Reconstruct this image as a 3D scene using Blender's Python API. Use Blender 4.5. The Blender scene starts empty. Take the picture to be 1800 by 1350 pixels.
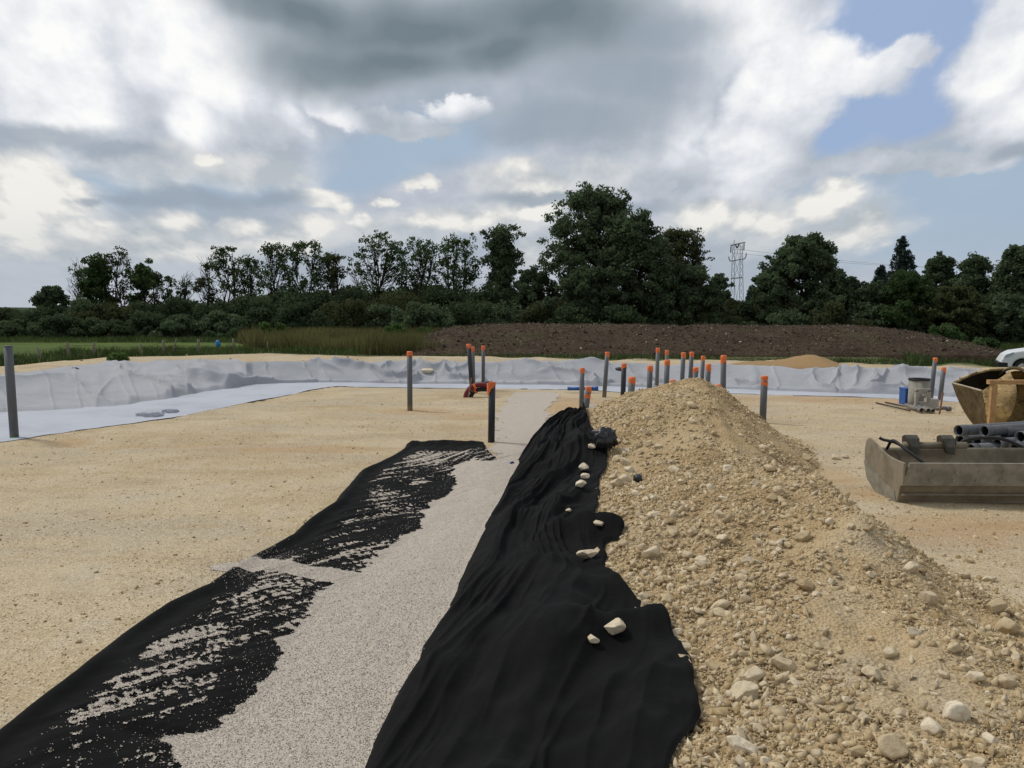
import bpy, bmesh, math, random
import numpy as np
from mathutils import Vector, Matrix, Euler
R = math.radians
rng = np.random.default_rng(11)
random.seed(11)
SC = bpy.context.scene
COL = SC.collection

# ------------------------------------------------------------------ camera
FPX = 1510.0                 # focal length in pixels of the 1800 px wide photograph
H = 2.0                      # eye height
P = math.atan(130.0 / FPX)   # the camera looks slightly down
cam_d = bpy.data.cameras.new('camera')
cam_d.sensor_fit = 'HORIZONTAL'; cam_d.sensor_width = 36.0
cam_d.lens = 36.0 * FPX / 1800.0
cam_d.clip_start = 0.05; cam_d.clip_end = 12000.0
cam = bpy.data.objects.new('camera', cam_d); COL.objects.link(cam)
cam.location = (0, 0, H); cam.rotation_euler = (math.pi/2 - P, 0, 0)
SC.camera = cam
CP, SP = math.cos(P), math.sin(P)
def ray(px, py):
    u = (px-900)/FPX; v = (675-py)/FPX
    return np.array([u, CP+v*SP, -SP+v*CP])
def at_y(px, py, Y):
    d = ray(px, py); t = Y/d[1]
    return np.array([d[0]*t, Y, H+d[2]*t])
def on_z(px, py, z=0.0):
    d = ray(px, py); t = (z-H)/d[2]
    return np.array([d[0]*t, d[1]*t, z])
def azel(px, py):
    d = ray(px, py)
    return math.atan2(d[0], d[1]), math.atan2(d[2], math.hypot(d[0], d[1]))

# ------------------------------------------------------------------ colour management
SC.view_settings.view_transform = 'Standard'
SC.view_settings.look = 'None'
EXPO = 0.25
SC.view_settings.exposure = EXPO
SC.view_settings.gamma = 1.0

# ------------------------------------------------------------------ sun
SUN_EL, SUN_AZ = 52.0, -62.0        # azimuth measured from the view direction, negative = left
sd = bpy.data.lights.new('sun', 'SUN'); sd.energy = 1.9; sd.angle = R(11); sd.color = (1.0, 0.95, 0.87)
sun = bpy.data.objects.new('sun', sd); COL.objects.link(sun)
sv = Vector((math.sin(R(SUN_AZ))*math.cos(R(SUN_EL)), math.cos(R(SUN_AZ))*math.cos(R(SUN_EL)), math.sin(R(SUN_EL))))
sun.rotation_euler = sv.to_track_quat('Z', 'Y').to_euler()

# ------------------------------------------------------------------ node helpers
class NT:
    def __init__(s, tree): s.t = tree; s.n = tree.nodes; s.l = tree.links
    def node(s, typ, ins=None, **kw):
        n = s.n.new(typ)
        for k, v in kw.items(): setattr(n, k, v)
        for k, v in (ins or {}).items(): s.put(n.inputs[k], v)
        return n
    def put(s, sock, v):
        if isinstance(v, bpy.types.NodeSocket): s.l.new(v, sock)
        else:
            if sock.type == 'RGBA' and len(v) == 3: v = tuple(v)+(1,)
            sock.default_value = v
    def m(s, op, a, b=None, c=None, clamp=False):
        n = s.n.new('ShaderNodeMath'); n.operation = op; n.use_clamp = clamp
        s.put(n.inputs[0], a)
        if b is not None: s.put(n.inputs[1], b)
        if c is not None: s.put(n.inputs[2], c)
        return n.outputs[0]
    def vm(s, op, a, b=None, scale=None):
        n = s.n.new('ShaderNodeVectorMath'); n.operation = op
        s.put(n.inputs[0], a)
        if b is not None: s.put(n.inputs[1], b)
        if scale is not None: s.put(n.inputs['Scale'], scale)
        return n.outputs[1] if op in ('LENGTH', 'DOT_PRODUCT') else n.outputs[0]
    def noise(s, vec, scale, detail=4, rough=0.55, out=0, dist=0.0):
        n = s.n.new('ShaderNodeTexNoise')
        if vec is not None: s.put(n.inputs['Vector'], vec)
        n.inputs['Scale'].default_value = scale; n.inputs['Detail'].default_value = detail
        n.inputs['Roughness'].default_value = rough; n.inputs['Distortion'].default_value = dist
        return n.outputs[out]
    def vor(s, vec, scale, feature='F1', out='Distance', rnd=1.0):
        n = s.n.new('ShaderNodeTexVoronoi'); n.feature = feature
        if vec is not None: s.put(n.inputs['Vector'], vec)
        n.inputs['Scale'].default_value = scale; n.inputs['Randomness'].default_value = rnd
        return n.outputs[out]
    def mix(s, f, a, b, mode='MIX'):
        n = s.n.new('ShaderNodeMix'); n.data_type = 'RGBA'; n.blend_type = mode
        s.put(n.inputs[0], f); s.put(n.inputs[6], a); s.put(n.inputs[7], b)
        return n.outputs[2]
    def ramp(s, v, lo, hi, a=0.0, b=1.0, smooth=True):
        n = s.n.new('ShaderNodeMapRange'); n.interpolation_type = 'SMOOTHSTEP' if smooth else 'LINEAR'
        s.put(n.inputs['Value'], v)
        for k, x in (('From Min', lo), ('From Max', hi), ('To Min', a), ('To Max', b)): n.inputs[k].default_value = x
        return n.outputs[0]
    def cr(s, v, stops, interp='LINEAR'):
        n = s.n.new('ShaderNodeValToRGB'); s.put(n.inputs[0], v)
        e = n.color_ramp.elements; n.color_ramp.interpolation = interp
        while len(e) < len(stops): e.new(0.5)
        for i, (p, c) in enumerate(stops): e[i].position = p; e[i].color = tuple(c)+(1,)
        return n.outputs[0]

# ------------------------------------------------------------------ world: Nishita sky with clouds
W = bpy.data.worlds.new('World'); SC.world = W; W.use_nodes = True
for n in list(W.node_tree.nodes): W.node_tree.nodes.remove(n)
w = NT(W.node_tree)
wout = w.node('ShaderNodeOutputWorld'); bg = w.node('ShaderNodeBackground'); w.l.new(bg.outputs[0], wout.inputs[0])
sky = w.node('ShaderNodeTexSky', sky_type='NISHITA', sun_disc=False)
sky.sun_elevation = R(SUN_EL); sky.sun_rotation = R(SUN_AZ); sky.altitude = 300; sky.air_density = 1.0; sky.dust_density = 1.5; sky.ozone_density = 1.5
tc = w.node('ShaderNodeTexCoord')
sep = w.node('ShaderNodeSeparateXYZ', {0: tc.outputs['Generated']})
X, Y_, Z_ = sep.outputs
az = w.m('ARCTAN2', X, Y_)
el = w.m('ARCSINE', Z_)
cmb = w.node('ShaderNodeCombineXYZ', {0: az, 1: w.m('MULTIPLY', el, 1.0), 2: 0.0})
AE = cmb.outputs[0]
# stretched domain: features shrink and flatten toward the horizon like a real cloud deck
den = w.m('ADD', w.m('MAXIMUM', el, 0.0), 0.16)
AEs = w.node('ShaderNodeCombineXYZ', {0: w.m('MULTIPLY', az, w.m('ADD', 1.0, w.m('DIVIDE', 0.18, den))), 1: w.m('MULTIPLY', w.m('LOGARITHM', den, 2.718), 0.62), 2: 0.3}).outputs[0]
def warp(vec, scale, amp, detail=5, rough=0.55):
    n = w.noise(AEs, scale, detail, rough, out=1)
    return w.vm('ADD', vec, w.vm('MULTIPLY', w.vm('SUBTRACT', n, (0.5, 0.5, 0.5)), (amp, amp*0.7, 0)))
def blobs(vec, lst, k=0.12):
    cur = None
    for (px, py, rx, ry) in lst:
        a, e = azel(px, py)
        d = w.vm('LENGTH', w.vm('MULTIPLY', w.vm('SUBTRACT', vec, (a, e, 0)), (FPX/rx, FPX/ry, 0)))
        f = w.m('SUBTRACT', 1.0, d)
        cur = f if cur is None else w.m('SMOOTH_MAX', cur, f, k)
    return cur
Pw = warp(AE, 5.0, 0.12, 7, 0.60)
Pd = warp(AE, 3.0, 0.17, 4, 0.5)
Pf = warp(AE, 10.0, 0.055, 6, 0.6)
n1 = w.noise(AEs, 3.2, 5, 0.5)
n2 = w.noise(AEs, 6.0, 6, 0.54)
AEo = w.vm('ADD', AEs, (0.022, -0.030, 0.0))
n2o = w.noise(AEo, 6.0, 6, 0.54)
emb = w.m('SUBTRACT', n2, n2o)      # relief inside the clouds
n3 = w.noise(AEs, 2.0, 4, 0.5)
K = 10.0/2**EXPO                    # the background runs at strength 0.1
def c(r, g, b): return (r*K, g*K, b*K)
# clear sky, softened by a thin veil
veil_col = w.mix(w.ramp(w.m('ADD', n1, w.m('MULTIPLY', emb, .6)), 0.36, 0.64), c(.38, .44, .52), c(.56, .59, .66))
holes = blobs(Pd, [(1570, 80, 150, 170), (1700, 5, 110, 70), (1480, 210, 120, 75), (1590, 210, 90, 60)])
blueish = blobs(Pd, [(720, 275, 190, 65), (130, 320, 200, 50), (1680, 380, 300, 80), (640, 320, 120, 40), (400, 310, 140, 30), (1450, 230, 110, 60)])
skyc = w.mix(0.92, sky.outputs[0], c(.33, .44, .66))
colr = w.mix(w.ramp(blueish, -0.3, 0.6, 0.0, 0.9), veil_col, c(.37, .48, .61))
colr = w.mix(w.ramp(holes, -0.05, 0.45, 0.0, 0.93), colr, skyc)
# bright broad clouds
whites = [(60, 90, 240, 180), (20, 20, 240, 120), (300, 30, 220, 110), (380, 80, 120, 80), (440, 130, 70, 60), (500, 90, 60, 40), (230, 190, 200, 120), (420, 250, 130, 80), (380, 190, 110, 70),
          (570, 200, 62, 40), (700, 215, 140, 26), (800, 185, 60, 22), (1300, 40, 170, 90), (1420, 110, 130, 55), (1480, 130, 130, 50), (1370, 160, 130, 80), (1580, 90, 60, 32), (1320, 250, 120, 95), (1400, 200, 60, 50),
          (1230, 330, 130, 60), (1790, 130, 125, 110), (1830, 40, 120, 100), (1740, 140, 70, 60), (1770, 210, 80, 60), (1120, 200, 130, 70), (1130, 290, 150, 60), (1560, 285, 190, 26), (1180, 90, 130, 80)]
fw = w.m('ADD', blobs(Pw, whites), w.m('MULTIPLY', w.m('SUBTRACT', n2, 0.5), 0.85))
mw = w.ramp(fw, 0.02, 0.34)
bright = blobs(Pd, [(50, 90, 190, 170), (20, 0, 260, 120), (330, 60, 160, 110), (430, 110, 90, 70), (570, 195, 60, 40), (780, 195, 110, 30), (1440, 110, 190, 80), (1370, 150, 120, 80), (1800, 130, 130, 150), (1310, 270, 90, 90), (1310, 30, 130, 80), (370, 180, 60, 40)])
n4 = w.noise(AEs, 15.0, 6, 0.6)
n4o = w.noise(w.vm('ADD', AEs, (0.010, -0.014, 0.0)), 15.0, 6, 0.6)
lit = w.m('ADD', w.m('ADD', w.m('MULTIPLY', emb, 1.9), w.m('MULTIPLY', w.m('SUBTRACT', n4, n4o), .35)), w.m('ADD', w.ramp(bright, -0.35, 0.75, 0.0, 0.85), w.m('MULTIPLY', w.m('SUBTRACT', n1, 0.5), 0.7)))
wc = w.cr(w.ramp(lit, -0.12, 0.98, smooth=False), [(0, (.43, .48, .54)), (.35, (.58, .61, .67)), (.62, (.72, .75, .80)), (.85, (.88, .89, .91)), (1.0, (.98, .98, .97))])
wc = w.vm('SCALE', wc, scale=K)
colr = w.mix(mw, colr, wc)
band = w.m('ADD', blobs(Pw, [(200, 425, 330, 42), (40, 380, 160, 60), (620, 400, 200, 40), (880, 385, 170, 36), (1330, 405, 190, 48), (1480, 390, 120, 60), (350, 300, 180, 50), (950, 320, 160, 50)]), w.m('MULTIPLY', w.m('SUBTRACT', n2, 0.5), 0.9))
bcol = w.mix(w.ramp(emb, -0.12, 0.12), c(.50, .54, .58), c(.72, .73, .73))
colr = w.mix(w.ramp(band, -0.15, 0.5, 0.0, 0.75), colr, bcol)
# cumulus puffs along the horizon
puffs = [(30, 335, 85, 65), (95, 350, 60, 45), (20, 390, 90, 40), (120, 335, 26, 22), (570, 350, 55, 20), (600, 362, 30, 14), (800, 384, 85, 22), (850, 378, 40, 18), (760, 392, 70, 16), (680, 357, 20, 10), (742, 326, 32, 11), (368, 277, 30, 11),
         (920, 300, 55, 28), (950, 320, 60, 26), (930, 372, 75, 16), (310, 392, 55, 22), (430, 398, 50, 22), (150, 415, 90, 26), (250, 425, 70, 20), (60, 430, 80, 28), (550, 405, 55, 24), (1225, 385, 40, 26), (1262, 376, 40, 26), (1305, 384, 44, 26), (1340, 392, 40, 22),
         (1370, 400, 50, 26), (1470, 345, 44, 38), (1440, 370, 50, 34), (1470, 320, 22, 14), (1525, 395, 42, 36), (1480, 415, 70, 24), (935, 440, 50, 28), (985, 425, 40, 22), (640, 388, 34, 14), (480, 430, 90, 18), (330, 440, 120, 16)]
fp = w.m('ADD', blobs(Pf, puffs, 0.1), w.m('MULTIPLY', w.m('SUBTRACT', n2, 0.5), 1.0))
fp = w.m('ADD', fp, 0.10)
mp = w.ramp(fp, -0.02, 0.48)
pl = w.m('ADD', w.m('MULTIPLY', emb, 3.6), w.m('MULTIPLY', fp, 0.85))
pc = w.vm('SCALE', w.cr(w.ramp(pl, -0.10, 0.85, smooth=False), [(0, (.46, .50, .53)), (.45, (.62, .64, .65)), (.75, (.77, .765, .74)), (1.0, (.90, .88, .83))]), scale=K)
colr = w.mix(w.m('MULTIPLY', mp, 0.95), colr, pc)
# dark undersides
darks = [(760, 40, 320, 95), (980, 50, 280, 110), (560, 10, 190, 50), (690, 105, 210, 70), (880, 100, 220, 70)]
fd = w.m('ADD', blobs(Pd, darks, 0.25), w.m('MULTIPLY', w.m('SUBTRACT', n1, 0.5), 0.55))
dc = w.vm('SCALE', w.cr(w.ramp(w.m('ADD', fd, w.m('MULTIPLY', emb, 0.7)), 0.0, 0.85, smooth=False), [(0, (.42, .47, .52)), (.5, (.27, .32, .36)), (1.0, (.165, .215, .25))]), scale=K)
colr = w.mix(w.ramp(fd, -0.15, 0.60, 0.0, 0.97), colr, dc)
greys = [(1000, 210, 190, 62), (1100, 140, 200, 70), (930, 230, 120, 40), (1180, 60, 120, 60), (340, 345, 160, 22), (480, 350, 80, 18), (150, 358, 34, 12), (70, 240, 190, 28), (200, 262, 130, 22), (1785, 262, 46, 22), (950, 345, 120, 16), (1080, 370, 120, 18), (230, 350, 60, 16)]
fg = w.m('ADD', blobs(Pf, greys, 0.15), w.m('MULTIPLY', w.m('SUBTRACT', n2, 0.5), 0.5))
colr = w.mix(w.ramp(fg, -0.15, 0.75, 0.0, 0.8), colr, c(.31, .37, .44))
# the part of the sky above and behind: mixed grey and white
up = w.mix(w.ramp(n3, 0.4, 0.62), c(.36, .40, .45), c(.74, .76, .79))
colr = w.mix(w.ramp(el, 0.52, 0.75), colr, up)
front = w.ramp(w.m('ABSOLUTE', az), 0.75, 1.1)
colr = w.mix(front, colr, up)
# haze at the horizon
colr = w.mix(w.ramp(el, 0.0, 0.13, 0.55, 0.0), colr, c(.43, .48, .53))
colr = w.mix(w.ramp(el, -0.03, 0.0, 1.0, 0.0), colr, c(.15, .14, .12))
w.l.new(colr, bg.inputs[0]); bg.inputs[1].default_value = 0.1
W.cycles.sampling_method = 'MANUAL'; W.cycles.sample_map_resolution = 512

# ------------------------------------------------------------------ numpy noise
def _h(ix, iy, seed):
    n = (ix.astype(np.int64)*374761393 + iy.astype(np.int64)*668265263 + seed*1442695041) & 0xffffffff
    n = ((n ^ (n >> 13))*1274126177) & 0xffffffff
    n = (n ^ (n >> 16)) & 0xffffffff
    return n/4294967295.0
def vn(x, y, seed=0):
    x = np.asarray(x, float); y = np.asarray(y, float)
    ix = np.floor(x); iy = np.floor(y); fx = x-ix; fy = y-iy
    fx = fx*fx*fx*(fx*(fx*6-15)+10); fy = fy*fy*fy*(fy*(fy*6-15)+10)
    a = _h(ix, iy, seed); b = _h(ix+1, iy, seed); c_ = _h(ix, iy+1, seed); d = _h(ix+1, iy+1, seed)
    return (a*(1-fx)+b*fx)*(1-fy) + (c_*(1-fx)+d*fx)*fy
def fbm(x, y, oct=4, seed=0, g=0.5):
    s = 0; a = 1; t = 0
    for o in range(oct):
        s = s + a*vn(x*2**o+17.3*o, y*2**o-9.1*o, seed+o); t += a; a *= g
    return s/t - 0.5
def ridged(x, y, oct=3, seed=0, g=0.5):
    s = 0; a = 1; t = 0
    for o in range(oct):
        s = s + a*(1-np.abs(2*vn(x*2**o+5.3*o, y*2**o+3.7*o, seed+o)-1)); t += a; a *= g
    return s/t
def sstep(a, b, x):
    t = np.clip((np.asarray(x, float)-a)/(b-a), 0, 1); return t*t*(3-2*t)

# ------------------------------------------------------------------ terrain functions
TD = 0.15
def td(Y): return TD*(1-sstep(9.0, 12.5, Y))
# left edge of the left fabric (z = 0)
LF = [(-420, 1600), (-200, 1440), (0, 1279), (102, 1201), (216, 1110), (285, 1065), (358, 1030), (438, 979), (509, 943), (550, 910), (588, 886), (600, 870), (632, 833), (711, 789), (725, 779)]
LFp = np.array([on_z(*p) for p in LF])
# boundary between gravel and left fabric
GL = [(255, 1450), (303, 1350), (310, 1315), (285, 1297), (371, 1283), (456, 1215), (490, 1150), (506, 1118), (545, 1070), (566, 1040), (614, 1010), (664, 978), (704, 944), (733, 928), (735, 898), (767, 880), (792, 862), (800, 836), (817, 815)]
GLp = np.array([on_z(*p, -0.10) for p in GL])
GLp = GLp[np.argsort(GLp[:, 1])]
# left edge of the right fabric = right edge of the gravel ; matched right edge
RL = [((540, 1560), (1130, 1560)), ((600, 1440), (1160, 1440)), ((642, 1350), (1180, 1345)), ((655, 1290), (1225, 1290)), ((675, 1245), (1232, 1262)), ((700, 1200), (1218, 1215)), ((735, 1150), (1213, 1165)),
      ((768, 1100), (1185, 1135)), ((790, 1060), (1165, 1085)), ((803, 1028), (1100, 1035)), ((822, 985), (1063, 1010)), ((844, 939), (1065, 985)), ((857, 915), (1062, 957)),
      ((864, 905), (1092, 948)), ((870, 896), (1099, 934)), ((875, 888), (1088, 922)), ((880, 880), (1045, 908)), ((888, 862), (1053, 885)), ((900, 833), (1053, 845)),
      ((917, 805), (1068, 825)), ((933, 780), (1066, 800)), ((958, 761), (1048, 782)), ((994, 750), (1040, 755)), ((1020, 730), (1028, 729))]
def td_on(px, py):
    p = on_z(px, py, -0.1)
    for _ in range(5): p = on_z(px, py, -float(td(p[1])))
    return p
GRp = np.array([td_on(*a) for a, b in RL])
o_ = np.argsort(GRp[:, 1])
def xL(Y): return np.interp(Y, LFp[:, 1], LFp[:, 0])
def xGL(Y): return np.interp(Y, GLp[:, 1], GLp[:, 0])
def xGR(Y): return np.interp(Y, GRp[o_, 1], GRp[o_, 0])
CR = np.array([(0.5, 1.0, .42), (2, 1.35, .45), (3, 1.7, .46), (4, 1.95, .46), (5, 2.15, .50), (6, 2.40, .60), (6.9, 2.52, .68), (7.5, 2.5, .64), (8.5, 2.45, .47), (9.5, 2.5, .50), (11, 2.65, .78), (12, 2.75, .96), (12.8, 2.8, 1.04), (13.4, 2.85, .93), (14.2, 2.9, .58), (15.0, 2.9, .15), (15.6, 2.9, 0)])
XR = np.array([(0, 3.4), (2, 3.5), (4, 3.5), (5.5, 3.35), (6.6, 3.2), (8, 3.25), (8.8, 3.2), (9.5, 3.4), (10.3, 3.6), (11, 3.95), (12, 4.2), (13, 4.3), (14.5, 4.0), (16, 3.5)])
def heapf(x, Y):
    xc = np.interp(Y, CR[:, 0], CR[:, 1]); zc = np.interp(Y, CR[:, 0], CR[:, 2]); xr = np.interp(Y, XR[:, 0], XR[:, 1]); xg = xGR(Y)
    t = td(Y)
    s = (x-xg)/(xc-xg); sc = np.clip(s, 0, 1)
    zl = -t + (zc+t)*(1-(1-sc)**1.45)
    r = np.clip((x-xc)/(xr-xc), 0, 1.3)
    zr = zc*(1-r)
    z = np.where(x < xc, zl, zr)
    # soften the crest
    soft = np.exp(-((x-xc)/0.22)**2)*0.05*np.minimum(1, zc)
    z = z-soft
    env = sstep(0.0, 0.5, x-xg)*np.clip(zc*3, 0, 1)
    z = z + env*(fbm(x*1.3, Y*1.3, 3, 5)*0.20 + fbm(x*4.5, Y*4.5, 3, 8)*0.085)
    z = np.where(s < 0, -1, z)
    z = np.where((Y > 15.6) | (r > 1.25), -1, z)
    # secondary sandy hump and saddle
    z = z + 0.10*np.exp(-(((x-2.25)/0.35)**2+((Y-5.4)/0.5)**2))
    return z
# basin tables
def tab(pts, z):
    q = np.array([on_z(px, py, z) for px, py in pts]); a = q[:, 0]/q[:, 1]; return a, q[:, 1]
ZF = -0.5
aN, yN = tab([(-200, 790), (-60, 782), (0, 775), (60, 768), (160, 753), (300, 735), (400, 715), (500, 695), (580, 679), (600, 678), (640, 681), (860, 683), (1000, 685), (1100, 690), (1300, 692), (1500, 697), (1600, 702), (1800, 712), (2100, 725)], 0)
aT, yT = tab([(-200, 735), (0, 725), (100, 722), (200, 716), (300, 700), (400, 683), (445, 676), (500, 674), (560, 672), (640, 673), (900, 676), (1300, 684), (1800, 703), (2100, 712)], ZF)
TOPS = [(-200, 675), (0, 666), (100, 653), (190, 642), (300, 640), (380, 637), (415, 637), (440, 645), (450, 646), (470, 640), (560, 639), (640, 638), (680, 641), (720, 645), (760, 646), (830, 643), (900, 645), (960, 650), (1020, 661), (1060, 655), (1100, 652), (1300, 655), (1500, 657), (1800, 665), (2100, 680)]
ZT = 0.1
aF, yF = tab(TOPS, ZT)
def basin(x, Y):
    a = x/np.maximum(Y, 0.1)
    n = np.interp(a, aN, yN); t = np.interp(a, aT, yT); f = np.interp(a, aF, yF)
    t = np.maximum(t, n+1.0); f = np.maximum(f, t+1.2)
    inner = ZF*sstep(0.0, 0.9, Y-n)
    sl = np.clip((Y-t)/(f-t), 0, 1)
    z = inner + (ZT-ZF)*(sl**1.1)
    ridge = sstep(f-0.3, f+1.5, Y)*(1-sstep(f+2, f+7, Y))
    z = np.where(Y > f, ZT + ridge*(0.06+fbm(x*0.8, Y*0.8, 3, 31)*0.25), z)
    z = np.where(Y > f+3, z*(1-sstep(f+3, f+8, Y)), z)
    z = np.where(Y < n, 0, z)
    return z, n, t, f
def groundf(x, Y):
    x = np.asarray(x, float); Y = np.asarray(Y, float)
    z, n, t, f = basin(x, Y)
    flat = (Y < n-0.2)
    z = z + np.where(flat, fbm(x*0.35, Y*0.35, 3, 3)*0.07 + fbm(x*2.2, Y*2.2, 3, 4)*0.022, fbm(x*0.6, Y*0.6, 2, 9)*0.03)
    # eroded rut in front of the lined floor, left
    rut = np.exp(-((Y-(13.05+0.10*(x+4)))/0.22)**2)*sstep(-7.2, -6.6, x)*(1-sstep(-4.2, -3.0, x))
    z = z - 0.07*rut
    # trench
    l = xL(Y); g = xGL(Y); rr = xGR(Y); t_ = td(Y)
    inz = (Y < 13.0) & (Y > -3)
    k = np.clip((x-l-0.05)/np.maximum(g-l, 0.3), 0, 1)
    k = np.where(x > rr, 1-np.clip((x-rr)/0.6, 0, 1), k)
    z = np.where(inz, z*(1-0.7*np.minimum(1, k)) - t_*k, z)
    # the far right ground lies lower, the van stands there
    a = x/np.maximum(Y, 0.1)
    low = sstep(0.42, 0.52, a)*sstep(28.5, 32, Y)
    z = z - 0.5*low
    z = z + np.where(Y > 60, fbm(x*0.01, Y*0.01, 3, 40)*sstep(60, 400, Y)*6, 0)
    return z
def T(x, Y): return np.maximum(groundf(x, Y), heapf(x, Y))
def on_T(px, py, f=T, lo=1.5, hi=60):
    d = ray(px, py); ts = np.linspace(lo, hi, 3000)
    pz = H+d[2]*ts; g = f(d[0]*ts, d[1]*ts)
    i = np.argmax(pz < g)
    if pz[i] >= g[i]: return on_z(px, py, 0)
    a, b = ts[max(i-1, 0)], ts[i]
    for _ in range(18):
        m_ = (a+b)/2
        if H+d[2]*m_ < float(f(np.array([d[0]*m_]), np.array([d[1]*m_]))[0]): b = m_
        else: a = m_
    return np.array([d[0]*b, d[1]*b, H+d[2]*b])

# ------------------------------------------------------------------ mesh helpers
def new_mesh(name, V, F, smooth=False):
    V = np.asarray(V, np.float32); me = bpy.data.meshes.new(name)
    if isinstance(F, np.ndarray):
        k = F.shape[1]; nf = len(F)
        me.vertices.add(len(V)); me.vertices.foreach_set('co', V.ravel())
        me.loops.add(nf*k); me.loops.foreach_set('vertex_index', F.astype(np.int32).ravel())
        me.polygons.add(nf); me.polygons.foreach_set('loop_start', np.arange(0, nf*k, k, dtype=np.int32))
        try: me.polygons.foreach_set('loop_total', np.full(nf, k, dtype=np.int32))
        except Exception: pass
        me.update(calc_edges=True)
    else:
        me.from_pydata([tuple(map(float, v)) for v in V], [], [tuple(map(int, f)) for f in F]); me.update()
    if smooth: me.polygons.foreach_set('use_smooth', [True]*len(me.polygons))
    return me
def link(name, me, mat=None, parent=None, loc=None):
    o = bpy.data.objects.new(name, me); COL.objects.link(o)
    if mat is not None and me is not None:
        if len(me.materials) == 0: me.materials.append(mat)
    if loc is not None: o.location = loc
    if parent is not None: o.parent = parent
    return o
def tag(o, label=None, cat=None, group=None, kind=None):
    if label: o['label'] = label
    if cat: o['category'] = cat
    if group: o['group'] = group
    if kind: o['kind'] = kind
    return o
def root(name, loc, label, cat, group=None):
    o = bpy.data.objects.new(name, None); COL.objects.link(o); o.location = tuple(map(float, loc)); o.empty_display_size = 0.1
    return tag(o, label, cat, group)
def part(name, VF, mat, parent, smooth=False, bevel=0, label=None):
    V, F = VF; V = np.asarray(V, float)
    if parent is not None:
        p = parent; off = np.zeros(3)
        while p is not None: off += np.array(p.location); p = p.parent
        V = V-off
    o = link(name, new_mesh(name, V, F, smooth), mat, parent)
    if bevel:
        b = o.modifiers.new('bevel', 'BEVEL'); b.width = bevel; b.segments = 2; b.limit_method = 'ANGLE'
    if label: o['label'] = label
    return o
def join(*parts_):
    V = []; F = []; n = 0
    for v, f in parts_:
        v = np.asarray(v, float); V.append(v); F += [tuple(int(i)+n for i in q) for q in f]; n += len(v)
    return np.concatenate(V), F
def box(c_, s, rz=0.0, ry=0.0, rx=0.0):
    v = np.array([(x, y, z) for x in (-.5, .5) for y in (-.5, .5) for z in (-.5, .5)])*np.array(s)
    M = np.array(Euler((rx, ry, rz)).to_matrix()); v = v@M.T + np.array(c_)
    return v, [(0, 1, 3, 2), (4, 6, 7, 5), (0, 4, 5, 1), (2, 3, 7, 6), (0, 2, 6, 4), (1, 5, 7, 3)]
def frames(pts):
    pts = np.asarray(pts, float); tg = np.gradient(pts, axis=0); tg /= np.linalg.norm(tg, axis=1)[:, None]+1e-9
    up = np.array([0, 0, 1.0]) if abs(tg[0][2]) < .9 else np.array([1.0, 0, 0])
    A = []; a = np.cross(tg[0], up); a /= np.linalg.norm(a)
    for t in tg:
        a = a-t*np.dot(a, t); a /= np.linalg.norm(a)+1e-9; A.append(a.copy())
    A = np.array(A); return A, np.cross(tg, A)
def tube(pts, rad, n=12, cap=True, inner=None):
    pts = np.asarray(pts, float); rad = np.broadcast_to(rad, (len(pts),)); A, B = frames(pts)
    th = np.linspace(0, 2*np.pi, n, endpoint=False)
    def ring(rr): return (pts[:, None]+rr[:, None, None]*(np.cos(th)[None, :, None]*A[:, None]+np.sin(th)[None, :, None]*B[:, None])).reshape(-1, 3)
    V = ring(rad); F = []; m = len(pts)
    for i in range(m-1):
        for j in range(n): F.append((i*n+j, i*n+(j+1) % n, (i+1)*n+(j+1) % n, (i+1)*n+j))
    if inner is not None:
        V = np.concatenate([V, ring(rad*inner)]); o = m*n
        for i in range(m-1):
            for j in range(n): F.append((o+i*n+j, o+(i+1)*n+j, o+(i+1)*n+(j+1) % n, o+i*n+(j+1) % n))
        for i, fl in ((0, 0), (m-1, 1)):
            for j in range(n):
                q = (i*n+j, o+i*n+j, o+i*n+(j+1) % n, i*n+(j+1) % n); F.append(q[::-1] if fl else q)
    elif cap:
        F.append(tuple(range(n))[::-1]); F.append(tuple(range((m-1)*n, m*n)))
    return V, F
def grid_faces(nr, nc, off=0):
    i = np.arange(nr-1)[:, None]*nc+np.arange(nc-1)[None, :]; i = i.ravel()+off
    return np.stack([i, i+1, i+1+nc, i+nc], 1)
def densify(pts, n):
    pts = np.asarray(pts, float); d = np.r_[0, np.cumsum(np.linalg.norm(np.diff(pts, axis=0), axis=1))]
    t = np.linspace(0, d[-1], n); return np.stack([np.interp(t, d, pts[:, k]) for k in range(pts.shape[1])], 1)
def spline(pts, n):
    pts = np.asarray(pts, float); m = len(pts); P_ = np.vstack([2*pts[0]-pts[1], pts, 2*pts[-1]-pts[-2]]); out = []
    for t in np.linspace(0, m-1-1e-9, n):
        i = int(t); f = t-i; a, b, c_, d = P_[i], P_[i+1], P_[i+2], P_[i+3]
        out.append(0.5*((2*b)+(-a+c_)*f+(2*a-5*b+4*c_-d)*f*f+(-a+3*b-3*c_+d)*f**3))
    return np.array(out)

# ------------------------------------------------------------------ materials
def mat(name, rough=0.8, spec=0.2):
    m_ = bpy.data.materials.new(name); m_.use_nodes = True; t = NT(m_.node_tree)
    b = m_.node_tree.nodes['Principled BSDF']; b.inputs['Roughness'].default_value = rough; b.inputs['Specular IOR Level'].default_value = spec
    return m_, t, b
def pos(t): return t.node('ShaderNodeNewGeometry').outputs['Position']
def island(t): return t.node('ShaderNodeNewGeometry').outputs['Random Per Island']
def bump(t, b, h, strength=0.5, dist=0.01):
    n = t.node('ShaderNodeBump', {'Height': h}); n.inputs['Strength'].default_value = strength; n.inputs['Distance'].default_value = dist
    t.l.new(n.outputs[0], b.inputs['Normal'])

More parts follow.
